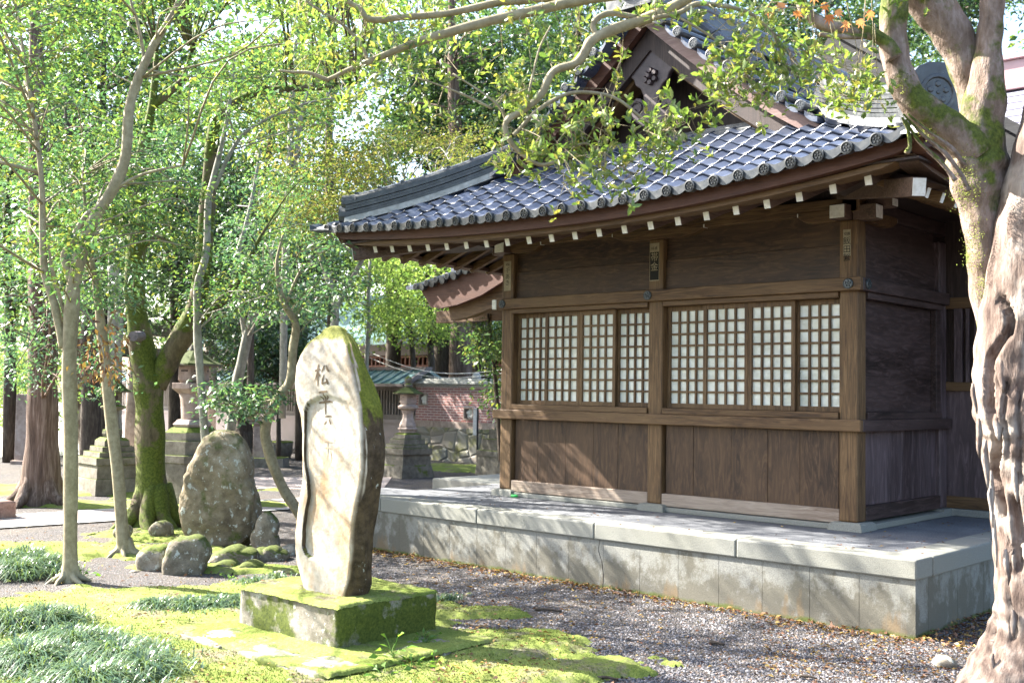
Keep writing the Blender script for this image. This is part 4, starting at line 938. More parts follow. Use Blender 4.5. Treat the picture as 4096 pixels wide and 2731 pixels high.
rock('field_stone', 'moss-topped oval stone under the small upright stone', [(560, 1298), (566, 1276), (600, 1265), (640, 1267), (656, 1280), (652, 1298), (610, 1306)], 9.9, .3, MAT['rock_moss'], 8)
rock('field_stone', 'grey stone half hidden behind the inscribed slab', [(636, 1290), (640, 1262), (658, 1255), (680, 1262), (684, 1292)], 10.3, .25, MAT['rock_grey'], 9)
rock('field_stone', 'low flat stone sunk in front of the flat mossy slab stone', [(460, 1335), (470, 1316), (540, 1308), (600, 1306), (606, 1326), (560, 1338)], 9.3, .3, MAT['rock_moss'], 10)
rock('field_stone', 'mossy lump of stone at the right foot of the forked tree', [(336, 1228), (340, 1208), (360, 1200), (385, 1212), (388, 1234), (360, 1240)], 11.2, .25, MAT['rock_moss'], 11)
rock('field_stone', 'small dark stone left of the forked mossy trunk', [(255, 1232), (258, 1214), (275, 1206), (292, 1214), (292, 1232)], 10.9, .2, MAT['rock_moss'], 12)
rock('field_stone', 'small rounded pebble stone beside the pale angular stone', [(290, 1328), (293, 1316), (305, 1311), (316, 1318), (315, 1328)], 9.2, .1, MAT['rock_grey'], 13)
for (x, y, d, r), lb in (((1078, 1370, 0, 9), 'pale pebble stone alone on the gravel beside the platform'), ((640, 1320, 0, 10), 'brown wedge stone in front of the moss-topped oval stone'), ((2180, 1535, 0, 26), 'flat grey stone beside the root of the flaking trunk')):
    d = dep(G(x, y)); rock('pebble_stone', lb, [(x+r*math.cos(a), y-r*.3+r*.55*math.sin(a)) for a in np.linspace(0, 6.1, 10)], d, r*2*d*PXM, MAT['rock_grey'], x, cat='stone')
# pink stone block at the left edge
MAT['pink'] = stone('pink_granite', (.22, .13, .1), (.34, .22, .18), (.42, .31, .27), 9, True, 0)
b = G(37, 1190); rough_box('stone_block', b[0]-1.3, b[0], b[1]-1.7, b[1], -.02, .2, MAT['pink'], None, 8, .004, .012)
props(bpy.data.objects['stone_block'], 'pinkish granite block at the left edge beside the path', 'stone block')

# ================================================================== LANTERNS
def lantern(label, px, d, prof, mats, rot, gp='stone lanterns among the trees'):
    """prof: (name, sides, [(width px, y px)...]) all measured at distance d"""
    o = at(px, prof[-1][2][-1][1], d); o = np.array([o[0], o[1], 0.]); L = thing('stone_lantern', label, 'lantern', o, gp)
    k = d*PXM; y0 = prof[-1][2][-1][1]
    zb_ = at(px, y0, d)[2]
    for nm, ns, rows in prof:
        m = MB(); rr = []
        for w, y in rows:
            z = (at(px, y, d)[2]-zb_); r = w*k/2*(1.0 if ns > 4 else 1.0); rr.append([(o[0]+r*math.cos(rot+2*math.pi*i/ns), o[1]+r*math.sin(rot+2*math.pi*i/ns), z) for i in range(ns)])
        m.ring(rr); ob = m.build(nm, MAT[mats.get(nm, 'lant')], L, .006, ns > 10)
        if nm == 'firebox':
            z0, z1 = rr[0][0][2], rr[-1][0][2]; r = max(rows[0][0], rows[-1][0])*k/2*math.cos(math.pi/ns); e = MB()
            for i in range(ns):
                a = rot+2*math.pi*(i+.5)/ns; ax = Vector((math.cos(a), math.sin(a), 0)); tx = Vector((-ax.y, ax.x, 0)); c = Vector((o[0], o[1], (z0+z1)/2))+ax*(r+.002)
                w_, h_ = r*.32, abs(z1-z0)*.28
                e.add([c-tx*w_-Vector((0, 0, h_)), c+tx*w_-Vector((0, 0, h_)), c+tx*w_+Vector((0, 0, h_)), c-tx*w_+Vector((0, 0, h_))], [(0, 1, 2, 3)])
            e.build('fire_opening', MAT['dark_wood'], ob)
    return L
MAT['lant'] = stone('lantern_stone', (.2, .15, .12), (.33, .26, .22), (.44, .37, .33), 5, True, .22, mossz=.2)
MAT['lantmoss'] = stone('mossy_lantern_stone', (.09, .08, .06), (.17, .155, .125), (.27, .25, .2), 5, True, .5, mossz=.45)
MAT['lantroof'] = stone('moss_lantern_roof', (.07, .06, .045), (.14, .125, .1), (.22, .2, .17), 5, True, .8, mossz=.4, mosscol=((.02, .032, .006), (.06, .075, .014)))
mt = {'roof': 'lantroof', 'plinth_step': 'lantmoss', 'base': 'lantmoss', 'finial': 'lantmoss'}
f = lambda x: 517+.293*x; g = lambda y: 717.8+.293*y
lantern('reddish stone lantern with mossy roof in front of the brick wall', 934, 19.85, [
    ('finial', 16, [(2, g(497)), (14, g(512)), (20, g(528)), (15, g(548)), (9, g(556)), (18, g(566)), (20, g(576)), (14, g(590))]),
    ('roof', 6, [(14, g(586)), (30, g(596)), (52, g(618)), (72, g(632)), (74, g(640)), (40, g(646))]),
    ('firebox', 4, [(38, g(646)), (40, g(706)), (34, g(726))]), ('platform', 16, [(34, g(724)), (48, g(736)), (46, g(756)), (30, g(768))]),
    ('shaft', 8, [(32, g(766)), (24, g(800)), (25, g(830)), (38, g(880)), (40, g(900))]), ('foot_ring', 8, [(40, g(902)), (48, g(912)), (46, g(922)), (40, g(926)), (40, g(944))]),
    ('plinth_step', 4, [(44, g(944)), (64, g(956)), (66, g(992))]), ('plinth_step', 4, [(82, g(992)), (84, g(1034))]), ('plinth_step', 4, [(98, g(1034)), (100, g(1060))]),
    ('base', 4, [(118, g(1060)), (118, g(1110))]), ('base', 4, [(106, g(1110)), (112, g(1190)), (116, g(1200)), (130, g(1290))])], mt, .62+.05)
f2 = lambda y: 717.8+.2747*y
lantern('large hexagonal stone lantern behind the forked mossy tree', 437, 14.7, [
    ('finial', 12, [(3, f2(240)), (16, f2(262)), (22, f2(290)), (26, f2(330))]), ('roof', 6, [(24, f2(325)), (56, f2(365)), (100, f2(415)), (136, f2(440)), (138, f2(456)), (74, f2(462))]),
    ('firebox', 6, [(72, f2(460)), (74, f2(575)), (62, f2(600))]), ('platform', 6, [(100, f2(600)), (100, f2(648)), (70, f2(690))]), ('shaft', 12, [(66, f2(690)), (58, f2(740)), (54, f2(850)), (52, f2(905))]),
    ('foot_ring', 6, [(70, f2(905)), (92, f2(945)), (86, f2(968))]), ('plinth_step', 6, [(96, f2(970)), (128, f2(1010)), (128, f2(1078))]), ('plinth_step', 6, [(140, f2(1078)), (140, f2(1195))]),
    ('plinth_step', 6, [(160, f2(1195)), (160, f2(1258))]), ('base', 6, [(150, f2(1258)), (156, f2(1610))])], mt, .3)
f3 = lambda y: 746.5+.3112*y
lantern('dark stone lantern on a stepped base between the slim trunks', 254, 16.0, [
    ('finial', 12, [(3, f3(308)), (16, f3(330)), (18, f3(350)), (10, f3(372)), (16, f3(390)), (14, f3(410))]), ('roof', 6, [(14, f3(408)), (34, f3(425)), (64, f3(468)), (82, f3(484)), (82, f3(494)), (44, f3(498))]),
    ('firebox', 4, [(40, f3(498)), (40, f3(570)), (34, f3(590))]), ('platform', 12, [(34, f3(588)), (58, f3(600)), (54, f3(614)), (34, f3(628))]), ('shaft', 10, [(30, f3(626)), (26, f3(690)), (34, f3(760))]),
    ('foot_ring', 10, [(44, f3(770)), (46, f3(800)), (38, f3(828))]), ('plinth_step', 4, [(60, f3(828)), (82, f3(850)), (84, f3(892))]), ('plinth_step', 4, [(104, f3(892)), (106, f3(930))]), ('plinth_step', 4, [(134, f3(930)), (136, f3(968))]),
    ('base', 4, [(166, f3(968)), (166, f3(1020))]), ('base', 4, [(154, f3(1020)), (158, f3(1120))]), ('base', 4, [(164, f3(1120)), (170, f3(1240))])], {**mt, 'firebox': 'lantmoss', 'shaft': 'lantmoss', 'platform': 'lantmoss', 'foot_ring': 'lantmoss'}, .7)
hs = lambda y: 746.5+0*y
lantern('stepped mossy lantern base half hidden behind the left corner post', 1165, 20.5, [
    ('firebox', 4, [(36, 905), (40, 950), (40, 966)]), ('shaft', 10, [(40, 966), (60, 976), (64, 990)]), ('plinth_step', 4, [(88, 990), (88, 1012)]), ('plinth_step', 4, [(118, 1012), (118, 1038)]), ('plinth_step', 4, [(144, 1038), (144, 1052)]), ('base', 4, [(140, 1052), (150, 1096)])], {**mt, 'shaft': 'lantmoss', 'firebox': 'lantmoss'}, .67)

# ================================================================== WALLS AT THE BACK
YB2 = 9.0; XW0, XW1 = -15.0, -7.0
wall = thing('brick_wall', 'red brick boundary wall with stone coping above a polygonal stone base', 'wall', (-11, YB2, 0))
t = NT('red_brick'); bt = t.new('TexBrick'); mp = t.new('Mapping'); mp.inputs['Rotation'].default_value = (R(90), 0, 0); mp.inputs['Scale'].default_value = (1, 1, 1)
t.l(t.co.outputs['Object'], mp.inputs[0]); t.l(mp.outputs[0], bt.inputs[0]); bt.inputs['Scale'].default_value = 1; bt.inputs['Brick Width'].default_value = .21; bt.inputs['Row Height'].default_value = .058; bt.inputs['Mortar Size'].default_value = .007
bt.inputs['Color1'].default_value = (.3, .13, .11, 1); bt.inputs['Color2'].default_value = (.2, .11, .115, 1); bt.inputs['Mortar'].default_value = (.5, .45, .42, 1); t.bump(bt.outputs['Fac'], .3, .01)
MAT['brick'] = t.done(t.mix(t.ramp(t.noise(8, 4), [(.4, 0.), (.7, .3)]), bt.outputs[0], (.3, .16, .14)), .85)
t = NT('polygonal_stones'); vr = t.vor(2.2, 'DISTANCE_TO_EDGE', (1, .3, 1.25)); vc = t.vor(2.2, 'F1', (1, .3, 1.25)); sc = t.new('SeparateColor'); t.l(vc.outputs['Color'], sc.inputs[0])
c = t.ramp(sc.outputs[0], [(0, (.13, .135, .12)), (.5, (.2, .19, .16)), (1, (.28, .24, .2))]); c = t.mix(t.ramp(t.noise(2.5, 5, .65), [(.5, 0.), (.62, .8)]), c, (.16, .16, .05)); c = t.mix(t.ramp(vr.outputs['Distance'], [(.0, .8), (.018, 0.)]), c, (.08, .075, .065))
t.bump(t.ramp(vr.outputs['Distance'], [(0, 0.), (.1, 1.)]), .8, .04); MAT['poly'] = t.done(c, .85)
MAT['coping'] = stone('coping_stone', (.25, .26, .24), (.4, .4, .37), (.5, .5, .46), 6, True, .2, mossz=.1)
holes = [(-14.90, -14.60, 1.21, 1.49), (-13.43, -13.13, .93, 1.20), (-11.9, -11.6, 1.21, 1.49), (-10.4, -10.1, .93, 1.2)]
def wall_with_holes(x0, x1, z0, z1):
    m = MB(); cuts = sorted({x0, x1, *[h[0] for h in holes], *[h[1] for h in holes]})
    for a, b in zip(cuts[:-1], cuts[1:]):
        hh = [h for h in holes if h[0] <= a+1e-6 and h[1] >= b-1e-6]
        zs = [z0, hh[0][2], hh[0][3], z1] if hh else [z0, z1]
        for c_, d_ in ([(zs[0], zs[1]), (zs[2], zs[3])] if hh else [(z0, z1)]): m.box((a, YB2, c_), (b, YB2+.25, d_))
    return m.build('brick_face', MAT['brick'], wall)
wall_with_holes(XW0, XW1, .88, 1.66)
m = MB(); m.box((XW0-.02, YB2-.05, -.05), (XW1, YB2+.3, .74)); m.build('stone_base', MAT['poly'], wall)
m = MB(); m.box((XW0-.02, YB2-.03, .74), (XW1, YB2+.28, .88)); m.build('base_course', MAT['lant'], wall)
m = MB(); m.box((XW0, YB2-.012, 1.645), (XW1, YB2+.26, 1.69)); m.build('string_course', MAT['coping'], wall)
m = MB(); m.box((XW0-.06, YB2-.09, 1.70), (XW1, YB2+.34, 1.765)); m.box((XW0-.04, YB2-.02, 1.765), (XW1, YB2+.27, 1.83))
for x in (-15.06, -13.15): m.ring([[(x+.1*math.cos(a)*s, YB2+.1+.1*math.sin(a)*s, z) for a in np.linspace(0, 5.5, 8)] for s, z in ((1, 1.83), (1.05, 1.9), (.7, 1.95), (.2, 1.97))])
m.build('coping', MAT['coping'], wall, .012)
for hx0, hx1, hz0, hz1 in holes:
    m = MB(); e = .028
    m.box((hx0, YB2-.015, hz0), (hx0+e, YB2+.2, hz1)); m.box((hx1-e, YB2-.015, hz0), (hx1, YB2+.2, hz1)); m.box((hx0+e, YB2-.013, hz0), (hx1-e, YB2+.2, hz0+e)); m.box((hx0+e, YB2-.013, hz1-e), (hx1-e, YB2+.2, hz1))
    m.box((hx0, YB2+.2, hz0), (hx1, YB2+.22, hz1))
    fr = m.build('vent_frame', MAT['lant'], wall)
    m = MB(); cx, cz = (hx0+hx1)/2, (hz0+hz1)/2
    for k in range(6):
        a = k*1.2566+math.pi/2; px_c, pz_c, rr = (cx+.075*math.cos(a), cz+.075*math.sin(a), .048) if k < 5 else (cx, cz, .03)
        m.ring([[(px_c+rr*s*math.cos(b), y, pz_c+rr*s*math.sin(b)) for b in np.linspace(0, 5.9, 14)] for s, y in ((1, YB2+.12), (1, YB2+.05), (.6, YB2+.035))])
    m.build('plum_flower_vent', MAT['white'], fr)
# roofed wall to the left of it
rw = thing('roofed_wall', 'long wooden slat fence wall with a green copper roof beyond the monument', 'wall', (-20, YB2, 0))
x0, x1 = -29.5, -15.1
t = NT('plaster_base'); MAT['plaster'] = t.done(t.mix(t.ramp(t.noise(1.1, 5), [(.4, 0.), (.7, .6)]), (.33, .28, .27), (.2, .19, .16)), .9)
m = MB(); m.box((x0, YB2+.15, -.05), (x1, YB2+.4, .78)); m.box((x0, YB2+.1, .78), (x1, YB2+.42, .86)); m.build('plaster_base', MAT['plaster'], rw)
MAT['slat'] = wood('grey_slat_wood', 2, (.1, .085, .075), (.18, .155, .14), (.26, .23, .21), .8, .4)
m = MB()
for k in range(int((x1-x0)/.105)): m.box((x0+k*.105, YB2+.2, .96), (x0+k*.105+.05, YB2+.24, 1.56))
m.build('slat_panel', MAT['slat'], rw)
m = MB(); m.box((x0, YB2+.18, .86), (x1, YB2+.28, .97)); m.box((x0, YB2+.17, 1.55), (x1, YB2+.28, 1.7)); m.box((x0, YB2+.3, .9), (x1, YB2+.32, 1.6)); 
m.build('rail', MAT['slat'], rw)
t = NT('green_copper'); MAT['copper'] = t.done(t.ramp(t.noise(2.5, 5, .6), [(.3, (.05, .1, .1)), (.55, (.1, .19, .19)), (.75, (.2, .29, .3))]), .38, .6)
m = MB(); ov = .25; rf = lambda s: (YB2+.25-(1-s)*.75, 1.70+.36*s**1.25)
rr = []
for x in np.linspace(x0, x1+ov, 30): rr.append([(x, rf(s)[0], rf(s)[1]) for s in np.linspace(0, 1, 5)]+[(x, YB2+.25+.75, 1.70), (x, YB2+.25+.72, 1.64), (x, YB2+.25, 1.98), (x, YB2-.47, 1.64)])
m.ring(rr)
m.build('copper_roof', MAT['copper'], rw)
m = MB()
for x in np.arange(x0, x1+ov, .33): m.tube([(x, rf(s)[0]-.01, rf(s)[1]+.012) for s in np.linspace(0, 1, 4)], .022, 5)
m.build('roof_batten', MAT['copper'], rw)
t = NT('dark_copper'); MAT['dcop'] = t.done((.07, .055, .06), .4, .5)
m = MB(); m.box((x0, YB2+.15, 2.03), (x1+ov+.02, YB2+.35, 2.1)); m.bar((x1+ov, YB2-.52, 1.65), (x1+ov, YB2+.25, 2.06), .06, .1); m.box((x0, YB2-.54, 1.635), (x1+ov, YB2-.5, 1.70)); m.build('ridge_cap', MAT['dcop'], rw)

# small things standing about
def px_box(m, xa, xb, ya, yb, d, th, dz0=None):
    a = at(xa, yb, d); b = at(xb, ya, d); rt = RT/np.linalg.norm(RT[:2]); w = (b-a).dot(RT); fw = np.array([FW[0], FW[1], 0]); fw /= np.linalg.norm(fw); r2 = np.array([RT[0], RT[1], 0]); r2 /= np.linalg.norm(r2)
    z0, z1 = (a[2] if dz0 is None else dz0), b[2]; p = [a[:2], a[:2]+r2[:2]*w, a[:2]+r2[:2]*w+fw[:2]*th, a[:2]+fw[:2]*th]
    m.ring([[(q_[0], q_[1], z0) for q_ in p], [(q_[0], q_[1], z1) for q_ in p]]); return a
o = G(592, 1072); d = dep(o)
col = thing('stone_pedestal', 'slender square stone pedestal on a slab beside the stone basin', 'pedestal', o)
m = MB(); px_box(m, 580, 610, 972, 1056, d, .24); px_box(m, 572, 616, 966, 974, d-.03, .32); m.build('column', MAT['lant'], col, .01)
m = MB(); px_box(m, 564, 621, 958, 967, d-.06, .42); m.build('column_cap', MAT['lant'], col, .015)
m = MB(); px_box(m, 570, 650, 1053, 1076, d-.2, .6, -.03); m.build('base_slab', MAT['lantmoss'], col, .01)
o = G(646, 1052); d = dep(o); k = d*PXM
bas = thing('stone_basin', 'mossy rimmed stone water basin beside the slender pedestal', 'basin', o)
m = MB(); n = 18
m.ring([[(o[0]+w*k*math.cos(a), o[1]+w*k*math.sin(a), z) for a in np.linspace(0, 2*math.pi, n, endpoint=False)] for w, z in ((20, 0), (24, .1), (26, .3), (26.5, .36), (22, .37), (20, .28), (4, .25))]); m.build('bowl', MAT['lantmoss'], bas, 0, True)
m = MB(); m.ring([[(o[0]+w*k*math.cos(a), o[1]+w*k*math.sin(a), z) for a in np.linspace(0, 2*math.pi, n, endpoint=False)] for w, z in ((27, .365), (25, .385), (21, .38))], True, False); m.build('moss_rim', MAT['moss'], bas, 0, True)
o = G(1096, 1089); d = dep(o)
sg = thing('sign_post', 'thin black post carrying a narrow white notice board in front of the brick wall', 'sign', o)
t = NT('black_metal'); MAT['black'] = t.done((.02, .02, .022), .5, .4)
m = MB(); px_box(m, 1094, 1098, 936, 1040, d, .06); px_box(m, 1094, 1103, 1040, 1089, d-.01, .08, 0); m.build('post', MAT['black'], sg)
m = MB(); px_box(m, 1086, 1093.5, 938, 999, d-.1, .4); a = at(1090, 967, d); nb = m.build('notice_board', MAT['white'], sg)
m = MB(); a2 = at(1094, 936, d); m.bar((a[0]-.27, a[1]-.2, a[2]+.27), (a[0]+.08, a[1]-.08, a[2]+.27), .14, .02); m.build('board_roof', MAT['coping'], sg)
# torii, pillar and pole far left
tor = thing('torii_gate', 'weathered stone torii gate behind the large lantern', 'gate', at(400, 1040, 28)*[1, 1, 0])
A, B = at(305, 1000, 26.5), at(478, 1000, 29.5)
dv = (B-A); dv[2] = 0; dl = np.linalg.norm(dv); dv /= dl
for p in (A, B): m = MB(); m.tube([(p[0], p[1], -.1), (p[0], p[1], 2.8)], [.2, .17], 14); m.build('pillar', MAT['lant'], tor, 0, True)
m = MB(); za, zb2 = at(300, 818, 26.5)[2], at(478, 818, 29.5)[2]; m.bar((*(A-dv*.9)[:2], 2.37), (*(B+dv*.9)[:2], 2.37), .18, .26); m.build('tie_beam', MAT['lantmoss'], tor)
m = MB(); mm_ = (A+B)/2
m.ring([[(*(mm_+dv*s)[:2], 2.8+.012*s*s), (*(mm_+dv*s+np.array([-dv[1], dv[0], 0])*.25)[:2], 2.8+.012*s*s), (*(mm_+dv*s+np.array([-dv[1], dv[0], 0])*.25)[:2], 3.12+.02*s*s), (*(mm_+dv*s)[:2], 3.12+.02*s*s)] for s in np.linspace(-3.4, 3.4, 14)]); m.build('lintel', MAT['lantmoss'], tor)
m = MB(); m.box((mm_[0]-.14, mm_[1]-.1, 2.5), (mm_[0]+.14, mm_[1]+.1, 2.8)); m.build('strut', MAT['lant'], tor)
p = G(48, 1066); d = dep(p); m = MB(); px_box(m, 31, 64, 905, 1064, d, .35, 0); px_box(m, 22, 70, 1058, 1068, d-.1, .6, -.02); o = m.build('stone_pillar', MAT['lant'], None, .02); props(o, 'square pale stone pillar behind the red-brown cedar trunk', 'pillar')
t = NT('rusty_steel'); c = t.ramp(t.noise(5, 4), [(.3, (.06, .02, .016)), (.7, (.13, .05, .04))]); MAT['rust'] = t.done(c, .5)
m = MB(); b = G(538, 1012); m.tube([(b[0], b[1], 0), (b[0], b[1], 5.4)], .085, 12); px = m.build('steel_pole', MAT['rust'], None, 0, True); props(px, 'dark red-brown steel pole rising behind the pale slim trunk', 'pole')
# wires above the brick wall
for (ya, yb), lb in (((809, 848), 'upper pale wire slung above the brick wall'), ((822, 856), 'lower pale wire slung above the brick wall')):
    m = MB(); a, b = at(850, ya, 25), at(1160, yb, 21); m.tube([a+(b-a)*t_-np.array([0, 0, .25*math.sin(math.pi*t_)]) for t_ in np.linspace(0, 1, 14)], .006, 6); props(m.build('wire', MAT['white'], None), lb, 'wire')
# halls beyond the wall
bh = thing('wooden_hall', 'low wooden hall with red-brown lattice windows behind the boundary wall', 'hall', (-22, 17, 0))
MAT['redwood'] = wood('reddish_wood', 0, (.1, .035, .022), (.19, .075, .05), (.27, .13, .09), .7)
m = MB(); m.box((-36, 17, 0), (-14, 22, 2.9)); m.build('wall', MAT['plank_x'], bh)
m = MB()
for x in np.arange(-35.5, -14.2, .22): m.box((x, 16.9, 1.3), (x+.06, 16.98, 2.7))
for z in (1.3, 1.65, 2.0, 2.35, 2.66): m.box((-36, 16.89, z), (-14, 16.985, z+.06))
m.build('lattice_window', MAT['redwood'], bh)
m = MB(); m.box((-36, 16.95, 2.75), (-14, 17.0, 3.15)); m.build('plaster_band', MAT['plaster'], bh)
m = MB(); m.ring([[(x, 15.6, 3.2), (x, 19.5, 5.2), (x, 23.4, 3.2), (x, 23.4, 3.05), (x, 19.5, 5.0), (x, 15.6, 3.05)] for x in (-37, -13)]); m.build('roof', MAT['copper'], bh)
mh = thing('main_hall', 'large hall with copper-clad roof ridge rising behind the trunk at right', 'hall', (4, 12, 0))
t = NT('pink_copper_sheet'); MAT['pinkcop'] = t.done(t.ramp(t.noise(1.5, 4), [(.3, (.3, .17, .17)), (.7, (.42, .28, .28))]), .35, .6)
t = NT('copper_shingle'); wv_ = t.new('TexWave', wave_type='BANDS', bands_direction='Z'); wv_.inputs['Scale'].default_value = 2.2; wv_.inputs['Distortion'].default_value = .3; t.l(t.co.outputs['Object'], wv_.inputs[0])
t.bump(wv_.outputs[0], 1., .05); MAT['shingle'] = t.done(t.ramp(wv_.outputs[0], [(.06, (.05, .05, .07)), (.2, (.27, .27, .33))]), .35, .6)
YM = 9.0; zr = YP(2102, 192, YM)[2]; zr2 = YP(2352, 152, YM)[2]
m = MB(); m.box((-3.6, YM-.3, zr-.35), (8, YM+.3, zr)); m.build('ridge', MAT['pinkcop'], mh, .01); m = MB(); m.box((-3.65, YM-.36, zr), (8.05, YM+.36, zr+.08)); m.box((-3.6, YM-.34, zr-.45), (8, YM+.34, zr-.35)); m.build('ridge_trim', MAT['pinkcop'], mh, .01)
m = MB(); m.ring([[(x, YM-2.9, zr-2.5), (x, YM-1.5, zr-1.45), (x, YM-.2, zr-.4), (x, YM+2.9, zr-2.5), (x, YM+2.9, zr-2.7), (x, YM-2.9, zr-2.7)] for x in (-3.7, 8)]); m.build('roof', MAT['shingle'], mh)
m = MB(); m.box((-3.2, YM-2.2, 0), (7.5, YM+2.2, zr-2.6)); m.build('wall', MAT['plank_x'], mh)
m = MB(); m.bar((-3.2, 5.75, 6.4), (0, 5.75, 4.06), .1, .5, (0, 0, 1)); m.bar((-3.4, 5.7, 6.8), (.1, 5.7, 4.25), .2, .12); MAT['greyboard'] = wood('grey_weathered_board', 0, (.012, .012, .012), (.03, .03, .03), (.05, .05, .05), .8); m.build('gable_board', MAT['greyboard'], mh)

# ================================================================== TREES
def tree(name, label, cat='tree', base=None, group=None): return thing(name, label, cat, base, group)
RNG = lambda s: np.random.default_rng(s)
def simple_tree(seed, label, stems, d, mat, crown, leaf, L, per, rad, group=None, name='tree', nroots=0, tw=.02, n=10, frac=.9, flat=.5, Wf=.45, wob=.05, twf=3):
    """stems: lists of (px, py, radius px); crown: list of (x0, x1, y0, y1, d0, d1, clumps)"""
    rng = RNG(seed); d0 = d if not hasattr(d, '__len__') else d[0]
    b = at(stems[0][0][0], stems[0][0][1], d0); b[2] = 0
    T = tree(name, label, 'tree', b, group); mb = MB(); allp = []
    for i, st in enumerate(stems):
        p, r = limb(mb, rng, st, d0 if not hasattr(d, '__len__') else d[i], n, 5, wob); allp += p
    if nroots: roots(mb, rng, b, stems[0][0][2]*d0*PXM*.8, nroots, .8 if stems[0][0][2] > 40 else 1.5)
    cs = []
    for c in crown: cs += region(rng, *c)
    bm = MB(); twigs(bm, rng, allp, cs[::twf], tw, 5, frac)
    mb.build('trunk', mat, T, 0, True)
    if bm.v: bm.build('branches', mat, T, 0, True)
    if cs:
        lv = Leaves(); lv.add(clump_leaves(rng, cs, rad, per, L, Wf, flat)); lv.build('crown', MAT[leaf], T)
    return T, allp
# --- slim pale trunks at left
simple_tree(11, 'slim pale smooth-barked tree forking low at the left front', [
    [(160, 1338, 26), (161, 1310, 19), (162, 1200, 16.5), (163, 1000, 17), (159, 850, 16), (164, 720, 17), (172, 640, 15), (190, 570, 14), (215, 505, 13.5), (262, 430, 13), (288, 360, 12), (296, 260, 12), (312, 195, 10.5), (350, 110, 9), (380, 60, 7.5), (412, 0, 7), (425, -90, 5), (450, -200, 3)],
    [(146, 800, 10), (137, 755, 10), (125, 700, 9.5), (103, 628, 8.5), (98, 540, 7.5), (96, 420, 6), (82, 300, 5), (60, 160, 3.5), (40, 20, 2)],
    [(165, 650, 10), (148, 590, 8.5), (163, 560, 8), (183, 520, 7.5), (205, 490, 7), (240, 470, 5), (262, 440, 4)],
    [(148, 720, 4), (128, 650, 4.5), (118, 610, 3.5), (112, 560, 2)],
    [(296, 250, 5), (330, 160, 4), (318, 60, 3.5), (300, 0, 3), (290, -100, 2)], [(250, 440, 5), (330, 400, 3.5), (420, 380, 2)]],
    8.74, MAT['bark_smooth'], [(-80, 330, -60, 420, 9.0, 10.8, 84), (40, 300, 420, 640, 9.0, 10.4, 42), (40, 300, 470, 660, 8.0, 8.5, 9), (-60, 200, -40, 240, 7.6, 9.4, 30), (420, 760, -60, 220, 7.5, 10.5, 34), (230, 480, 380, 600, 9, 10.4, 30), (-500, -60, -300, 500, 6, 11, 50), (-100, 600, -400, -60, 7, 11, 36)],
    'leaf_mid', .058, 48, .22, nroots=6, tw=.012, n=12, flat=.35)
simple_tree(12, 'slim grey-green trunk leaning left beside the forked mossy tree', [
    [(287, 1278, 24), (285, 1250, 18), (279, 1200, 14.5), (272, 1100, 13.5), (260, 1000, 13), (249, 900, 13), (241, 820, 12), (233, 760, 11.5), (226, 700, 9), (217, 640, 7), (200, 520, 5), (190, 400, 3)], [(236, 790, 4), (262, 720, 3), (300, 690, 2)]],
    10.13, MAT['bark_smooth'], [(120, 330, 560, 700, 9.4, 11, 34), (100, 300, 350, 560, 10.3, 11.6, 36), (240, 430, 290, 430, 10.3, 11.2, 40)], 'leaf_blue', .055, 46, .22, nroots=7, tw=.012, n=12, flat=.35)
tw_rng = RNG(77)
# --- forked mossy tree
T3, p3 = simple_tree(13, 'forked tree with thick bright moss on both limbs', [
    [(352, 1222, 62), (351, 1195, 46), (349, 1150, 37), (346, 1050, 34), (345, 950, 34), (340, 880, 34), (328, 810, 29), (314, 720, 23), (308, 640, 22), (314, 560, 20), (318, 480, 18), (322, 400, 15), (331, 330, 12), (350, 240, 9), (360, 120, 6)],
    [(362, 890, 20), (384, 832, 24), (414, 782, 25), (440, 730, 23), (456, 680, 21), (466, 600, 20), (473, 520, 18), (480, 420, 16), (489, 320, 14), (506, 262, 12), (580, 216, 10), (640, 206, 9), (740, 201, 7), (820, 190, 4)],
    [(440, 745, 15), (476, 714, 15), (512, 688, 13), (540, 655, 9), (570, 600, 6), (600, 540, 4)], [(318, 575, 8), (360, 545, 6), (400, 560, 5), (460, 570, 3)], [(345, 250, 7), (385, 215, 9), (420, 180, 6), (440, 120, 4)]],
    12.0, MAT['bark_moss'], [(230, 440, 120, 420, 12.3, 14, 12), (540, 760, 120, 420, 12.2, 14, 26), (360, 700, 150, 300, 12.3, 14, 26), (560, 700, 420, 640, 12.2, 14, 18), (250, 700, -100, 130, 12, 14, 40), (300, 900, -240, 10, 10.2, 12.6, 150)], 'leaf_mid', .055, 60, .27, nroots=8, tw=.016, n=14, flat=.35, wob=.07)
m = MB(); c = at(306, 772, 11.65); m.tube([c+FW*.25, c], [.055, .053], 14); t = NT('sawn_end'); m.build('sawn_stub', t.done(t.ramp(t.noise(30, 3), [(.3, (.1, .085, .1)), (.7, (.2, .17, .19))]), .8), T3)
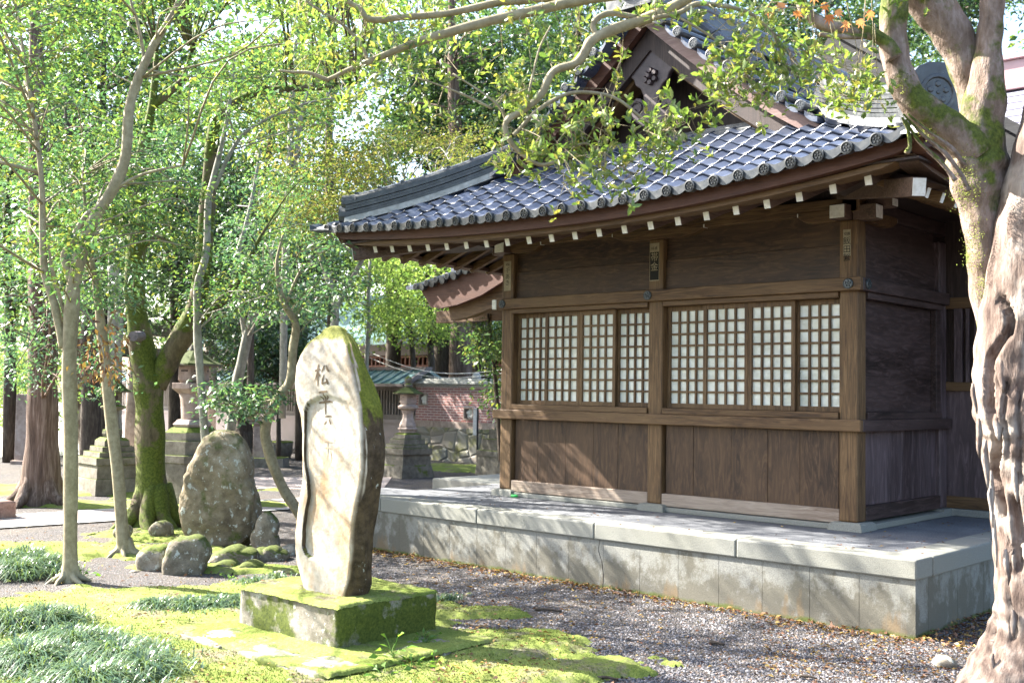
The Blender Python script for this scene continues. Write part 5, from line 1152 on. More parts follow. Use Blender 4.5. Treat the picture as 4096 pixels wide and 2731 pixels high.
# --- cedar at far left
simple_tree(14, 'thick straight cedar with fibrous red-brown bark at left', [[(93, 1165, 56), (94, 1135, 46), (95, 1095, 41), (97, 1000, 36), (97, 900, 34), (98, 800, 33), (97, 700, 30), (95, 600, 28), (92, 500, 25), (90, 400, 22), (86, 200, 17), (80, 50, 12), (75, -200, 6)]],
    14.25, MAT['bark_cedar'], [(-60, 260, 640, 900, 11.5, 14, 46), (-60, 240, 200, 640, 13, 16, 70)], 'leaf_blue', .06, 70, .38, nroots=5, tw=.015, n=18, wob=.05)
simple_tree(15, 'dark trunk behind the stepped dark lantern', [[(206, 1075, 28), (207, 1020, 22), (209, 900, 21), (206, 780, 20), (211, 650, 18), (190, 520, 15), (165, 380, 10), (150, 200, 6)]], 20, MAT['bark_dark'], [(120, 340, 250, 620, 19, 23, 60)], 'leaf_dark', .09, 60, .6, tw=.02)
simple_tree(16, 'grey-green trunk standing right behind the leaning slim trunk', [[(263, 1085, 20), (262, 950, 18), (262, 860, 17), (265, 745, 16), (263, 600, 14), (268, 450, 10), (275, 300, 6)]], 19, MAT['bark_grey'], [(200, 420, 250, 560, 17, 21, 60)], 'leaf_mid', .08, 60, .5, tw=.02)
simple_tree(17, 'thin pinkish leaning trunk between the cedar and the dark trunk', [[(196, 1045, 12), (185, 940, 13), (178, 860, 12), (172, 740, 9), (160, 600, 6)]], 26, MAT['bark_old'], [(60, 220, 350, 640, 25, 29, 40)], 'leaf_lime', .1, 60, .7, tw=.02)
# --- pale stems behind the brown rock
simple_tree(18, 'pale double-stemmed young tree between the big lantern and the steel pole', [[(520, 1062, 14), (527, 1000, 12), (538, 930, 12), (548, 865, 12.5), (560, 810, 11.5), (574, 748, 11), (592, 688, 9), (610, 620, 6), (640, 540, 4)], [(566, 785, 7), (556, 720, 6.5), (549, 652, 6), (548, 584, 6), (564, 520, 5), (582, 440, 4), (600, 330, 3)]],
    15.5, MAT['bark_grey'], [(470, 760, 560, 720, 13.5, 16.5, 60), (520, 720, 400, 560, 14, 17, 40)], 'leaf_blue', .06, 60, .4, tw=.012)
simple_tree(19, 'slender grey stem crossing in front of the big lantern', [[(480, 1130, 11), (470, 1000, 9.5), (461, 877, 9), (454, 777, 9), (453, 700, 8), (454, 650, 8), (473, 584, 8), (478, 464, 7.5), (490, 412, 7), (512, 320, 5.5), (527, 238, 4.5), (540, 120, 3)], [(493, 434, 4.5), (520, 370, 4.5), (554, 314, 4), (600, 282, 3.5), (649, 258, 3), (735, 230, 2.2), (803, 228, 1.5)]],
    11.5, MAT['bark_grey'], [(420, 640, 620, 720, 10.8, 12, 30), (470, 800, 120, 330, 10.5, 12.5, 60)], 'leaf_mid', .05, 50, .32, tw=.01)
simple_tree(20, 'crooked small tree bending out from behind the inscribed slab', [[(712, 1230, 15), (683, 1172, 13), (650, 1120, 12), (622, 1050, 12), (609, 988, 12), (626, 936, 12), (650, 900, 12), (668, 868, 10), (673, 800, 10), (679, 745, 9), (655, 700, 8), (641, 655, 6), (636, 600, 4), (650, 540, 2.5)], [(655, 705, 4), (672, 660, 3.5), (690, 620, 2.5)], [(640, 915, 4), (600, 925, 3), (560, 930, 2.5), (500, 935, 1.5)]],
    11.4, MAT['bark_smooth'], [(455, 640, 885, 960, 10.6, 11.6, 24), (540, 790, 560, 730, 10.6, 12.4, 34), (640, 840, 640, 740, 10.8, 12.4, 10)], 'leaf_blue', .065, 40, .23, tw=.009, n=12, flat=.3)
simple_tree(21, 'dark trunk with gnarled roots behind the stone pedestal', [[(560, 1040, 36), (560, 1005, 22), (562, 940, 17), (563, 870, 16), (560, 760, 14), (556, 640, 12), (550, 500, 8)]], 24.5, MAT['bark_dark'], [(480, 700, 640, 860, 22, 26, 28), (480, 720, 380, 640, 22, 27, 34)], 'leaf_dark', .1, 80, .7, nroots=6, tw=.02)
# --- trunks beyond the wall
simple_tree(22, 'big straight cedar trunk beyond the brick wall', [[(1057, 960, 31), (1057, 880, 28), (1058, 800, 27), (1059, 700, 25), (1057, 600, 23), (1050, 400, 18), (1040, 150, 11), (1035, -80, 5)]], 30, MAT['bark_cedar'], [(860, 1260, 60, 420, 27, 34, 70)], 'leaf_dark', .16, 130, .9, name='cedar_tree', n=18, tw=.04)
simple_tree(23, 'dark mossy trunk close behind the left corner post beyond the wall', [[(1110, 960, 32), (1110, 880, 29), (1108, 800, 27), (1104, 720, 24), (1098, 560, 20), (1090, 400, 14)]], 32, MAT['bark_dark'], [(1020, 1300, 260, 480, 30, 35, 36)], 'leaf_dark', .16, 120, .9, n=16, tw=.04)
for sd, lb, st, cr, lf in (
    (24, 'thin dark trunk left of the two thin trunks above the wall roof', [[(956, 960, 7), (952, 868, 6.5), (945, 780, 6), (935, 680, 5.5), (929, 597, 5), (915, 480, 3)]], [(850, 1000, 560, 800, 25, 29, 60)], 'leaf_lime'),
    (25, 'thin dark forked trunk above the brick wall', [[(998, 960, 9), (993, 868, 8), (988, 780, 7.5), (984, 680, 6.5), (982, 600, 6), (975, 460, 4)], [(990, 800, 4), (1010, 760, 4), (1016, 690, 3)]], [(930, 1080, 540, 780, 24, 28, 60)], 'leaf_lime'),
    (26, 'thin grey stem rising just right of the inscribed slab', [[(840, 960, 6), (842, 830, 5.5), (847, 750, 5), (846, 690, 4.5), (850, 600, 3)]], [(760, 930, 570, 760, 22, 26, 30)], 'leaf_lime'),
    (27, 'tall thin dark trunk leaning behind the pale double stem', [[(575, 960, 8), (578, 640, 7), (583, 533, 7), (608, 410, 6.5), (620, 330, 6), (632, 235, 5), (640, 100, 3)]], [(520, 760, 60, 260, 19, 23, 60)], 'leaf_mid'),
    (28, 'pair of tall grey stems left of the roof corner', [[(648, 960, 8), (655, 600, 8), (663, 430, 8), (668, 320, 7.5), (671, 222, 6.5), (680, 80, 4)], [(664, 440, 5), (677, 393, 6.5), (688, 300, 6), (696, 238, 5), (715, 190, 3.5)]], [(600, 840, 120, 400, 17, 20, 60)], 'leaf_maple')):
    simple_tree(sd, lb, st, {24: 28, 25: 27, 26: 25, 27: 20, 28: 18}[sd], MAT['bark_dark' if sd not in (26, 28) else 'bark_grey'], cr, lf, .09, 70, .65, 'thin trees in the background', tw=.02, twf=2)
simple_tree(29, 'low spreading maple with feathery yellow-green leaves left of the roof corner', [[(760, 960, 12), (762, 800, 11), (770, 700, 9), (740, 600, 7), (700, 480, 4)], [(765, 720, 7), (830, 600, 5), (900, 470, 4), (1000, 420, 2.5)]], 19, MAT['bark_grey'], [(640, 1120, 360, 480, 16, 20, 90), (640, 760, 450, 560, 17, 20, 40), (760, 1120, 290, 380, 18, 22, 40)], 'leaf_maple', .06, 110, .5, name='maple_tree', tw=.015, flat=.25)
# --- masses of evergreen behind
for sd, lb, px, top, d, cr, lf, L in (
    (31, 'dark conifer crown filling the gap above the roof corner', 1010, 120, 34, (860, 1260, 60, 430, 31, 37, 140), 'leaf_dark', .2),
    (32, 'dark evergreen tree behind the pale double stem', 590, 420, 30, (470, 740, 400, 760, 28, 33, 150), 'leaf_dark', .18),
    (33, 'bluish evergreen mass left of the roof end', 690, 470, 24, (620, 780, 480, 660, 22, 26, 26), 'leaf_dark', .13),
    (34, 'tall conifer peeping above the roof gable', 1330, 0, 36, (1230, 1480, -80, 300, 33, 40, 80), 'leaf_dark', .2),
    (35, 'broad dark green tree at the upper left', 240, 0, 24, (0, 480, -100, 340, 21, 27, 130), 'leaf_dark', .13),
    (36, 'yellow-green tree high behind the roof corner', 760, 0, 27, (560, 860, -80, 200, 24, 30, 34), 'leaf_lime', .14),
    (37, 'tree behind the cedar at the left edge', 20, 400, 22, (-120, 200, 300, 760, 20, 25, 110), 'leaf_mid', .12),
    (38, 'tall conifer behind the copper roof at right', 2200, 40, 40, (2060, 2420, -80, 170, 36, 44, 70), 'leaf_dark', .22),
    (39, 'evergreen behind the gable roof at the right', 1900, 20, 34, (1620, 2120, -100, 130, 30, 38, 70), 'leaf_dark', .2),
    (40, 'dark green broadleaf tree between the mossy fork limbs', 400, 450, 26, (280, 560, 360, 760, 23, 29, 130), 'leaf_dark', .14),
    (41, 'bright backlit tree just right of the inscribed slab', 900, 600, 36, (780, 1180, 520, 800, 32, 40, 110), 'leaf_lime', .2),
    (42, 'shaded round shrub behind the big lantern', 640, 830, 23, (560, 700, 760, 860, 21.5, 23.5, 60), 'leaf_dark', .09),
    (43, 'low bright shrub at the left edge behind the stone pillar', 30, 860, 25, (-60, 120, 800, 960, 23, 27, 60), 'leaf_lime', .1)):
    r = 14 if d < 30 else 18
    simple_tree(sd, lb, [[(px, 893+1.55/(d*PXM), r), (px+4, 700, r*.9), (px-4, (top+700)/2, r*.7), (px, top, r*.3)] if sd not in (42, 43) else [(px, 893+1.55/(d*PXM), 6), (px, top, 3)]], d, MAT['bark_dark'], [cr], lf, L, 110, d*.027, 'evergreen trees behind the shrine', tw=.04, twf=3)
# evergreen shrub by the corner post
simple_tree(44, 'glossy bright green shrub spilling out behind the left corner post', [[(1150, 1060, 5), (1140, 900, 5), (1130, 800, 4), (1120, 720, 2.5)]], 15.5, MAT['bark_dark'], [(1085, 1160, 725, 830, 14.6, 16, 24), (1120, 1165, 830, 950, 14.8, 16, 10)], 'leaf_mid', .08, 40, .26, name='shrub', tw=.01)
# far wood closing the view
def far_wood():
    rng = RNG(60); lv = Leaves(); cs = []
    for x0, x1, y0, y1, d0, d1, n in ((-200, 1300, 120, 830, 45, 70, 430), (-200, 420, -100, 500, 36, 60, 150), (500, 1500, -100, 300, 45, 70, 130), (1500, 2500, -60, 200, 50, 75, 80)): cs += region(rng, x0, x1, y0, y1, d0, d1, n)
    lv.add(clump_leaves(rng, cs, 1.9, 75, .42, .5, .55)); return props(lv.build('woods', MAT['leaf_mid'], None), 'hazy bright wood filling the far background', 'woods', None, 'stuff')
far_wood()

# ================================================================== OLD TREE AT RIGHT WITH OVERHANGING BOUGHS
rng = RNG(5); DT = 5.75; base = at(2345, 1590, DT); base[2] = 0
OT = tree('old_tree', 'old flaking-barked tree at the right edge with mossy limbs and boughs over the roof', 'tree', base)
mb = MB(); TP = limb(mb, rng, [(2340, 1640, 175), (2348, 1575, 128), (2368, 1490, 104), (2385, 1400, 98), (2384, 1250, 94), (2374, 1100, 94), (2356, 1000, 97), (2342, 930, 100), (2342, 850, 97), (2356, 700, 95), (2385, 500, 92), (2425, 320, 84), (2470, 120, 76), (2510, -80, 68), (2540, -300, 55)], DT, 130, 14, .025)
CV = [([(2300, 690), (2316, 726), (2318, 760), (2290, 800), (2273, 830), (2266, 865), (2272, 916), (2281, 967), (2288, 1018), (2286, 1073), (2292, 1128), (2300, 1180)], 9, .1), ([(2326, 1150), (2335, 1190), (2345, 1240)], 11, .07), ([(2334, 1255), (2338, 1300)], 8, .06), ([(2324, 1425), (2328, 1460)], 7, .05), ([(2310, 880), (2306, 960), (2312, 1040)], 4, .03), ([(2345, 900), (2340, 1000), (2346, 1100)], 4, .03), ([(2280, 1300), (2284, 1400), (2276, 1500)], 4, .025), ([(2318, 1240), (2316, 1340), (2322, 1400)], 3, .025)]
CT = np.array(TP[0]); nv = []
for p in mb.v:                                          # long splits and hollows pressed into the trunk
    p = np.array(p); q = p-CAM; d_ = q.dot(FW); px, py = 1176+q.dot(RT)/d_*2352*F, 784.2-q.dot(UP)/d_*2352*F; c = CT[int(np.argmin(np.abs(CT[:, 2]-p[2])))]; out = p-c; out[2] = 0; L = np.linalg.norm(out); push = 0.
    if out.dot(FW) < .05:
        for ln, w, dp in CV:
            ys = [b for a, b in ln]
            if ys[0]-15 < py < ys[-1]+15:
                e = min(1, (py-ys[0]+15)/25, (ys[-1]+15-py)/25); xx = np.interp(py, ys, [a for a, b in ln])+3*math.sin(py*.045); k_ = max(0, 1-(abs(px-xx)/(w*1.25))**2); push = max(push, dp*e*min(1, k_*1.6))
        push += .0016*math.sin(px*.21+py*.03)*math.sin(py*.021+px*.07)
    nv.append(tuple(p-out/max(L, 1e-6)*push))
mb.v = nv; main = mb.build('trunk', MAT['bark_old'], OT, 0, True)
# hanging strips of loose bark and rot holes down the trunk
rs = random.Random(4)
for (x, y, l, w, dz) in ((2236, 880, 70, 8, .3), (2246, 960, 90, 10, .25), (2262, 1010, 110, 12, .2), (2275, 1080, 130, 9, .2), (2283, 1180, 120, 7, .2), (2272, 1120, 70, 6, .22), (2290, 950, 60, 16, .24), (2300, 820, 80, 18, .25), (2310, 1260, 80, 10, .26), (2330, 1060, 90, 12, .26), (2280, 1500, 60, 9, .2), (2325, 1400, 60, 12, .26), (2345, 760, 70, 14, .26)):
    dd = DT-dz*.55; m = MB(); k = DT*PXM; jx = rs.uniform(-4, 4); rr = []
    for i, ws in enumerate((.5, .9, 1., .85, .6, .2)):
        c = at(x+jx*math.sin(i*1.1)+rs.uniform(-1, 1), y+l*i/5, dd)-FW*.004*i**1.3; a = RT*w*k*.75*ws; rr.append([c-a, c-FW*.006, c+a, c+FW*.006])
    m.ring(rr); m.build('loose_bark', MAT['bark_old'], OT, 0, True)
mb = MB(); DL = 5.9
limb(mb, rng, [(2330, 900, 40), (2290, 760, 40), (2268, 660, 40), (2262, 590, 40), (2256, 500, 47), (2248, 420, 62), (2246, 370, 66), (2250, 300, 50), (2262, 220, 43), (2268, 130, 31), (2276, 60, 29), (2281, 0, 28), (2288, -80, 26), (2300, -300, 18)], DL, 26, 7, .06)
limb(mb, rng, [(2240, 360, 45), (2205, 318, 43), (2150, 275, 42), (2095, 228, 36), (2062, 160, 33), (2052, 85, 31), (2056, 0, 29), (2060, -80, 26), (2050, -300, 16)], DL-.05, 22, 7, .06)
limb(mb, rng, [(2252, 290, 36), (2232, 190, 40), (2205, 110, 42), (2165, 45, 44), (2120, -10, 46), (2070, -80, 46), (2000, -180, 42), (1900, -300, 34), (1700, -420, 26)], DL+.12, 22, 7, .05)
limb(mb, rng, [(2055, 135, 22), (2035, 100, 17), (1995, 76, 15), (1945, 66, 15), (1890, 55, 14), (1852, 28, 13), (1836, -5, 11), (1810, -60, 8)], DL-.15, 14, 6, .06); limb(mb, rng, [(1990, 85, 7), (1930, 84, 7), (1890, 80, 6), (1882, 79, 4)], DL-.2, 8, 4, .05)
mb.build('limb', MAT['bark_limb'], OT, 0, True)
m = MB()                                               # moss tufts and rootlets on the limb
lv = Leaves(); P = []; 
for (x, y, sx, sy, n, dz) in ((2215, 420, 34, 60, 900, .17), (2080, 190, 22, 26, 330, .1), (2130, 300, 30, 18, 260, .1), (2235, 560, 24, 70, 500, .1), (2255, 660, 18, 30, 200, .08)):
    for _ in range(n): P.append(at(rng.normal(x, sx*.5), rng.normal(y, sy*.5), DL-dz-.02+rng.uniform(-.015, .03)))
P = np.array(P); lv.add(leaf_arrays(P, rng.normal(size=P.shape)*[.5, .5, .3]-FW*.8+[0, 0, -.2], rot_rand(rng, len(P)), rng.uniform(.006, .016, len(P)), rng.uniform(.003, .006, len(P)))); t = NT('limb_moss'); lv.build('moss_tufts', t.done(t.ramp(t.island(), [(0, (.07, .1, .012)), (.5, (.14, .18, .02)), (1, (.24, .26, .04))]), .9), OT)
for pts in ([(2075, 262), (2120, 310), (2170, 352), (2205, 400), (2225, 440)], [(2080, 275), (2110, 325), (2160, 372), (2195, 415)], [(2072, 270), (2086, 300), (2090, 335), (2082, 352)], [(2085, 262), (2130, 300), (2185, 340), (2215, 380)]):
    tube_rough(m, rng, spline([at(x, y, DL-.2) for x, y in pts], 6), np.interp(np.linspace(0, 1, (len(pts)-1)*6+1), (0, .5, 1), (.006, .011, .014)), 6, .1)
m.build('aerial_root', MAT['bark_limb'], OT, 0, True)
# boughs that come forward from the crown and hang over the roof
DB = 5.1; mb = MB(); bp = []
for path, d in (([(2000, -180, 18), (1800, -160, 17), (1640, -60, 15), (1572, 0, 13), (1498, 38, 12.5), (1407, 70, 12), (1360, 93, 11.5), (1338, 130, 10.5), (1318, 148, 10), (1270, 166, 9.5), (1243, 218, 9), (1202, 253, 8.5), (1168, 274, 8), (1161, 300, 7), (1180, 335, 6), (1210, 362, 5), (1243, 379, 4.5), (1284, 369, 3)], DB),
                ([(1900, -200, 14), (1600, -60, 13), (1430, -14, 12.5), (1338, 0, 12), (1202, 31, 11.5), (1116, 51, 11), (997, 85, 10), (928, 109, 9), (843, 144, 7.5), (792, 165, 6), (760, 180, 5), (747, 182, 5), (710, 168, 4), (670, 166, 3), (640, 162, 2)], DB+.3),
                ([(1560, -90, 9), (1340, -20, 10), (1219, 0, 9.5), (1144, 7, 9), (1031, 31, 8.5), (928, 40, 8), (850, 45, 7.5), (828, 22, 6), (792, 0, 5), (740, -40, 3)], DB+.35),
                ([(1180, 310, 5), (1200, 290, 5), (1236, 253, 4.8), (1304, 216, 4.5), (1373, 215, 4), (1424, 232, 3.5), (1475, 272, 3), (1520, 300, 2)], DB-.05),
                ([(1372, 85, 6), (1362, 60, 7), (1376, 40, 7), (1407, 31, 6.5), (1470, 42, 5)], DB), ([(1500, 42, 6), (1560, 30, 6), (1600, 10, 6), (1660, 14, 5), (1720, 30, 4), (1770, 70, 3)], DB-.1),
                ([(847, 142, 4), (830, 105, 4), (790, 60, 3.5), (720, 15, 3), (690, -10, 2.5)], DB+.3), ([(1560, 40, 3), (1640, 90, 3), (1700, 150, 2.5), (1730, 200, 2)], DB-.1), ([(1130, 250, 3), (1080, 225, 3), (1020, 200, 2), (960, 180, 1.5)], DB+.1),
                ([(1164, 290, 3), (1150, 250, 3), (1110, 215, 2), (1040, 170, 1.5)], DB+.05), ([(1210, 240, 3), (1222, 180, 2.5), (1240, 110, 2), (1265, 60, 2)], DB), ([(1290, 366, 3), (1340, 330, 2.5), (1400, 360, 2), (1450, 400, 1.5)], DB-.05), ([(1380, 216, 2.5), (1400, 290, 2.5), (1390, 350, 2), (1390, 410, 1.5)], DB-.08)):
    p, r = limb(mb, rng, path, d, 10, 6, .05); bp += p
mb.build('bough', MAT['bark_smooth'], OT, 0, True)
cl = []
for c in ((1230, 1340, 280, 390, DB-.3, DB+.1, 13), (1300, 1500, 200, 330, DB-.3, DB+.1, 9), (1290, 1540, 310, 430, DB-.3, DB+.1, 17), (1480, 1590, 240, 320, DB-.3, DB+.1, 10), (1130, 1260, 190, 320, DB-.1, DB+.3, 11), (1150, 1230, 330, 370, DB-.1, DB+.2, 8),
          (1640, 1850, 10, 190, DB-.3, DB+.2, 40), (1640, 1800, 180, 250, DB-.3, DB+.1, 9), (1870, 2020, 120, 240, DB+.2, DB+.7, 26), (1500, 1620, -60, 20, DB-.2, DB+.2, 8), (1420, 1500, 60, 140, DB, DB+.2, 3),
          (660, 1000, -20, 150, DB, DB+.8, 34), (1000, 1380, -30, 90, DB, DB+.8, 17), (780, 1180, 130, 290, DB+.1, DB+.9, 17), (1180, 1340, 60, 200, DB+.1, DB+.6, 5), (1500, 2352, -300, -40, DB-.5, DB+.8, 26), (700, 1500, -260, -40, DB-.2, DB+1., 22)): cl += region(rng, *c)
cl = np.array(cl); bm = MB(); T_ = np.array(bp); tips = []; dirs = []
for c in cl:
    s = T_[int(np.argmin(np.linalg.norm(T_-c, axis=1)))]; L = np.linalg.norm(c-s)
    if L > .45: s = c+(s-c)/L*.45
    p = spline([s, (s+c)/2+rng.normal(size=3)*.02, c], 3); tube_rough(bm, rng, p, np.linspace(.0026, .0012, len(p)), 4, .0)
    for k in range(4):
        dr = rng.normal(size=3)*.6+np.array([0, 0, .75])+(c-s)/max(np.linalg.norm(c-s), .1)*.3; dr /= np.linalg.norm(dr); tips.append(c+rng.normal(size=3)*[.07, .07, .05]); dirs.append(dr)
        tube_rough(bm, rng, [c+(p[-2]-c)*.5, tips[-1]-dr*.02, tips[-1]], (.0011, .001, .0008), 4, 0.)
bm.build('twigs', MAT['bark_smooth'], OT, 0, True)
lv = Leaves(); lv.add(rosettes(rng, np.array(tips), np.array(dirs), 6, .045)); lv.build('leaves', MAT['leaf_near'], OT)
# orange maple sprigs
MS = thing('maple_sprig', 'orange turning maple leaves hanging at the top beside the old tree limb', 'maple', at(1900, 20, 5.2)); m = MB(); vs = []
tube_rough(m, rng, spline([at(2000, -120, 5.2), at(1930, -40, 5.2), at(1900, 10, 5.2), at(1790, 20, 5.1)], 5), np.linspace(.006, .002, 16), 5, 0.); m.build('twig', MAT['bark_grey'], MS)
lf = MB()
for (x, y) in ((1795, 12), (1830, 30), (1895, 12), (1925, 28), (1945, 55), (1975, 50), (1905, 40), (1762, 22), (2000, 30), (1870, -8)):
    c = at(x, y, 5.15+rng.uniform(-.1, .1)); a0 = rng.uniform(-.5, .5)-math.pi/2; tl = rng.normal(size=2)*.4
    pt = []
    for k in range(-3, 4):
        for j, rr in ((-.5, .35), (0, 1.)):
            a = a0+(k+j)*.62; r_ = .045*(rr if j else (1.-.17*abs(k))); q_ = c+RT*(r_*math.cos(a))+UP*(r_*math.sin(a))+FW*(r_*(tl[0]*math.cos(a)+tl[1]*math.sin(a))); pt.append(q_)
    n = len(pt); lf.add([c+UP*.012]+pt, [(0, i+1, i+2) for i in range(n-1)])
lf.build('maple_leaves', MAT['leaf_orange'], MS, fix=False)
# brown withered leaves on the left slim trunk
rngb = RNG(9); cs = region(rngb, 190, 270, 740, 860, 8.6, 9.4, 14); lv = Leaves(); lv.add(clump_leaves(rngb, cs, .16, 16, .06, .45, 1., .8)); bm = MB()
WB = thing('withered_branch', 'hanging branch of withered brown leaves between the slim trunks', 'branch', at(215, 760, 9)); tube_rough(bm, rngb, spline([at(168, 700, 8.75), at(205, 730, 8.9), at(235, 790, 9), at(240, 860, 9)], 5), np.linspace(.01, .003, 16), 6, 0.); bm.build('twig', MAT['bark_grey'], WB); lv.build('dead_leaves', MAT['leaf_brown'], WB)

# ================================================================== GROUND PLANTS AND LITTER
def mondo(label, spots, n, seed, hl=(.18, .32)):
    """arching strap blades springing from several crowns"""
    rng = RNG(seed); c = np.array([G(x, y) for x, y, *_ in spots]); rr = np.array([s[2] for s in spots]); i = rng.choice(len(spots), n, p=rr**2/np.sum(rr**2))
    a = rng.random(n)*6.28; r = np.abs(rng.normal(size=n))*.55*rr[i]; b = c[i].copy(); b[:, 0] += r*np.cos(a); b[:, 1] += r*np.sin(a); b[:, 2] = .02
    a2 = a+rng.normal(size=n)*1.1; L = rng.uniform(hl[0]*.5, hl[1]*1.1, n)*np.clip(1.15-.45*r/rr[i], .4, 1.1); w = rng.uniform(.0028, .0048, n); H = np.stack([np.cos(a2), np.sin(a2), 0*a2], 1); Sd = np.stack([-np.sin(a2), np.cos(a2), 0*a2], 1); lean = rng.uniform(.35, 1., n)
    V = []; K = 6
    for k in range(K):
        t = k/(K-1); x = L*lean*(t**1.35)*.95; z = L*(1.15*t-(.55+.75*lean)*t*t)
        p = b+H*x[:, None]+np.array([0, 0, 1])*np.maximum(z, .004-.0*t)[:, None]; ww = (w*(1-.8*t**2))[:, None]; V += [p-Sd*ww, p+Sd*ww]
    V = np.stack(V, 1).reshape(-1, 3); q = []
    o = np.arange(n)[:, None]*2*K
    Q = np.concatenate([o+np.array([[2*k, 2*k+1, 2*k+3, 2*k+2]]) for k in range(K-1)], 0)
    return props(link('mondo_grass', fast_mesh('mondo_grass', V, Q, True), MAT['blade']), label, 'plant')
mondo('large clump of dark arching mondo grass at the bottom left corner', [(60, 1540, .42), (170, 1500, .36), (270, 1530, .32), (20, 1450, .3), (110, 1440, .26), (330, 1560, .22), (200, 1590, .36)], 9000, 1)
mondo('round clump of mondo grass at the left edge beside the slim trunk', [(40, 1325, .3), (90, 1310, .26), (5, 1305, .26), (60, 1290, .2)], 3800, 2)
mondo('band of mondo grass left of the mossy pedestal', [(360, 1405, .2), (430, 1405, .24), (500, 1400, .24), (550, 1400, .2), (600, 1390, .16)], 4200, 3, (.1, .2))
mondo('small tuft of mondo grass on the gravel right of the pedestal', [(1010, 1390, .09), (1035, 1385, .08)], 260, 4, (.08, .15))
mondo('thin tuft of mondo grass in front of the low flat stones', [(590, 1345, .16), (640, 1335, .14), (560, 1350, .12)], 420, 5, (.08, .16))
def weed(x, y, n, L, label, z=0., seed=0):
    rng = RNG(seed+int(x)); c = G(x, y, z); P = np.repeat(c[None], n, 0)+rng.normal(size=(n, 3))*[.01, .01, 0]; D = rng.normal(size=(n, 3)); D[:, 2] = np.abs(D[:, 2])*.8+.5
    T = thing('weed_plant', label, 'weed', c); lv = Leaves(); tip = P+D/np.linalg.norm(D, axis=1, keepdims=True)*L*rng.uniform(.5, 1.1, (n, 1)); m = MB()
    for a, b in zip(P, tip): m.tube([a, (a+b)/2+[0, 0, .01], b], .0018, 4)
    m.build('stems', MAT['weed'], T); N = rot_rand(rng, n); N[:, 2] = np.abs(N[:, 2])+.6
    lv.add(leaf_arrays(tip-D*.01, D*[1, 1, .3], N, rng.uniform(.025, .05, n)*L/.1, rng.uniform(.015, .03, n)*L/.1)); lv.build('leaves', MAT['weed'], T)
for i, (x, y, n, L, z, lb) in enumerate(((900, 1510, 9, .16, .06, 'tall leafy weed against the shaded pedestal face'), (975, 1478, 14, .09, .06, 'rosette weed on the footing at the pedestal corner'), (945, 1545, 16, .13, 0, 'white-flowered weed in front of the footing'), (1000, 1530, 8, .08, 0, 'small low weed right of the white-flowered weed'), (880, 1568, 12, .12, 0, 'pale weed at the bottom edge below the footing'),
    (525, 1335, 8, .09, 0, 'small seedling in front of the flat mossy slab stone'), (190, 1330, 10, .14, 0, 'bluish seedling at the foot of the slim pale tree'), (1745, 1394, 6, .06, 0, 'small green weed at the platform foot left of the crack'), (1218, 1310, 7, .07, 0, 'green weed at the platform foot near the stained slabs'), (1990, 1430, 5, .05, 0, 'tiny green weed near the right end of the platform foot'), (350, 1130, 9, .2, 0, 'pale sprig of leaves beside the forked mossy trunk'))):
    weed(x, y, n, L, lb, z, i)
# fallen leaves on everything, thicker along the platform and at right
def litter(name, n, seed, spots, mat, label, z=.006, L=(.018, .042)):
    rng = RNG(seed); P = []
    for x0, x1, y0, y1, w in spots:
        k = int(n*w); 
        for _ in range(k): P.append(G(rng.uniform(x0, x1), rng.uniform(y0, y1), 0.))
    P = np.array(P); k = moss_mask(P[:, 0], P[:, 1]); P[:, 2] = z+np.where(k > .1, np.clip(k*.16, 0, .035)+.006, 0)+rng.uniform(0, .008, len(P))
    inside = (P[:, 0] > -5.3) & (P[:, 0] < .9) & (P[:, 1] > -1.12); inside |= (P[:, 0] > -2.5) & (P[:, 0] < -.8) & (P[:, 1] > -4.52) & (P[:, 1] < -3.22); P = P[~inside]
    m_ = len(P); D = rng.normal(size=(m_, 3))*[1, 1, .22]; N = rng.normal(size=(m_, 3))*.38+[0, 0, 1.]; ln = rng.uniform(*L, m_)
    v, q = leaf_arrays(P, D, N, ln, ln*rng.uniform(.35, .55, m_), .25); return props(link(name, fast_mesh(name, v, q), MAT[mat]), label, 'leaves', None, 'stuff')
litter('fallen_leaves', 3600, 3, [(1000, 2352, 1300, 1600, .42), (1750, 2352, 1440, 1560, .22), (860, 1400, 1290, 1400, .08), (300, 1400, 1380, 1600, .16), (0, 700, 1200, 1420, .12)], 'leaf_brown', 'scattered brown and orange fallen leaves on gravel and moss')
rng = RNG(21); P = []                                   # drift of leaves piled at the platform's right foot and along its front
for _ in range(2600):
    if rng.random() < .6: P.append([rng.uniform(.9, 1.9), rng.uniform(-1.2, .9), 0]); P[-1][2] = .03*max(0, 1-(P[-1][0]-.9)/.9)*rng.random()+.008
    else: P.append([rng.uniform(-4.8, .95), -1.12-abs(rng.normal())*.12, rng.random()*.012+.006])
P = np.array(P); m_ = len(P); v, q = leaf_arrays(P, rng.normal(size=(m_, 3))*[1, 1, .25], rng.normal(size=(m_, 3))*.45+[0, 0, 1.], rng.uniform(.025, .055, m_), rng.uniform(.012, .024, m_), .25)
props(link('fallen_leaves', fast_mesh('fallen_leaves', v, q), MAT['leaf_brown']), 'drift of brown leaves along the foot of the platform', 'leaves', None, 'stuff')
P = []
for _ in range(60): P.append([rng.uniform(-4.5, .8), rng.uniform(-1.1, -.1), ZF+.006]); 
for _ in range(40): P.append([rng.uniform(.05, .9), rng.uniform(-1., 1.6), ZF+.006])
P = np.array(P); m_ = len(P); v, q = leaf_arrays(P, rng.normal(size=(m_, 3))*[1, 1, .1], rng.normal(size=(m_, 3))*.3+[0, 0, 1.], rng.uniform(.02, .045, m_), rng.uniform(.008, .016, m_))
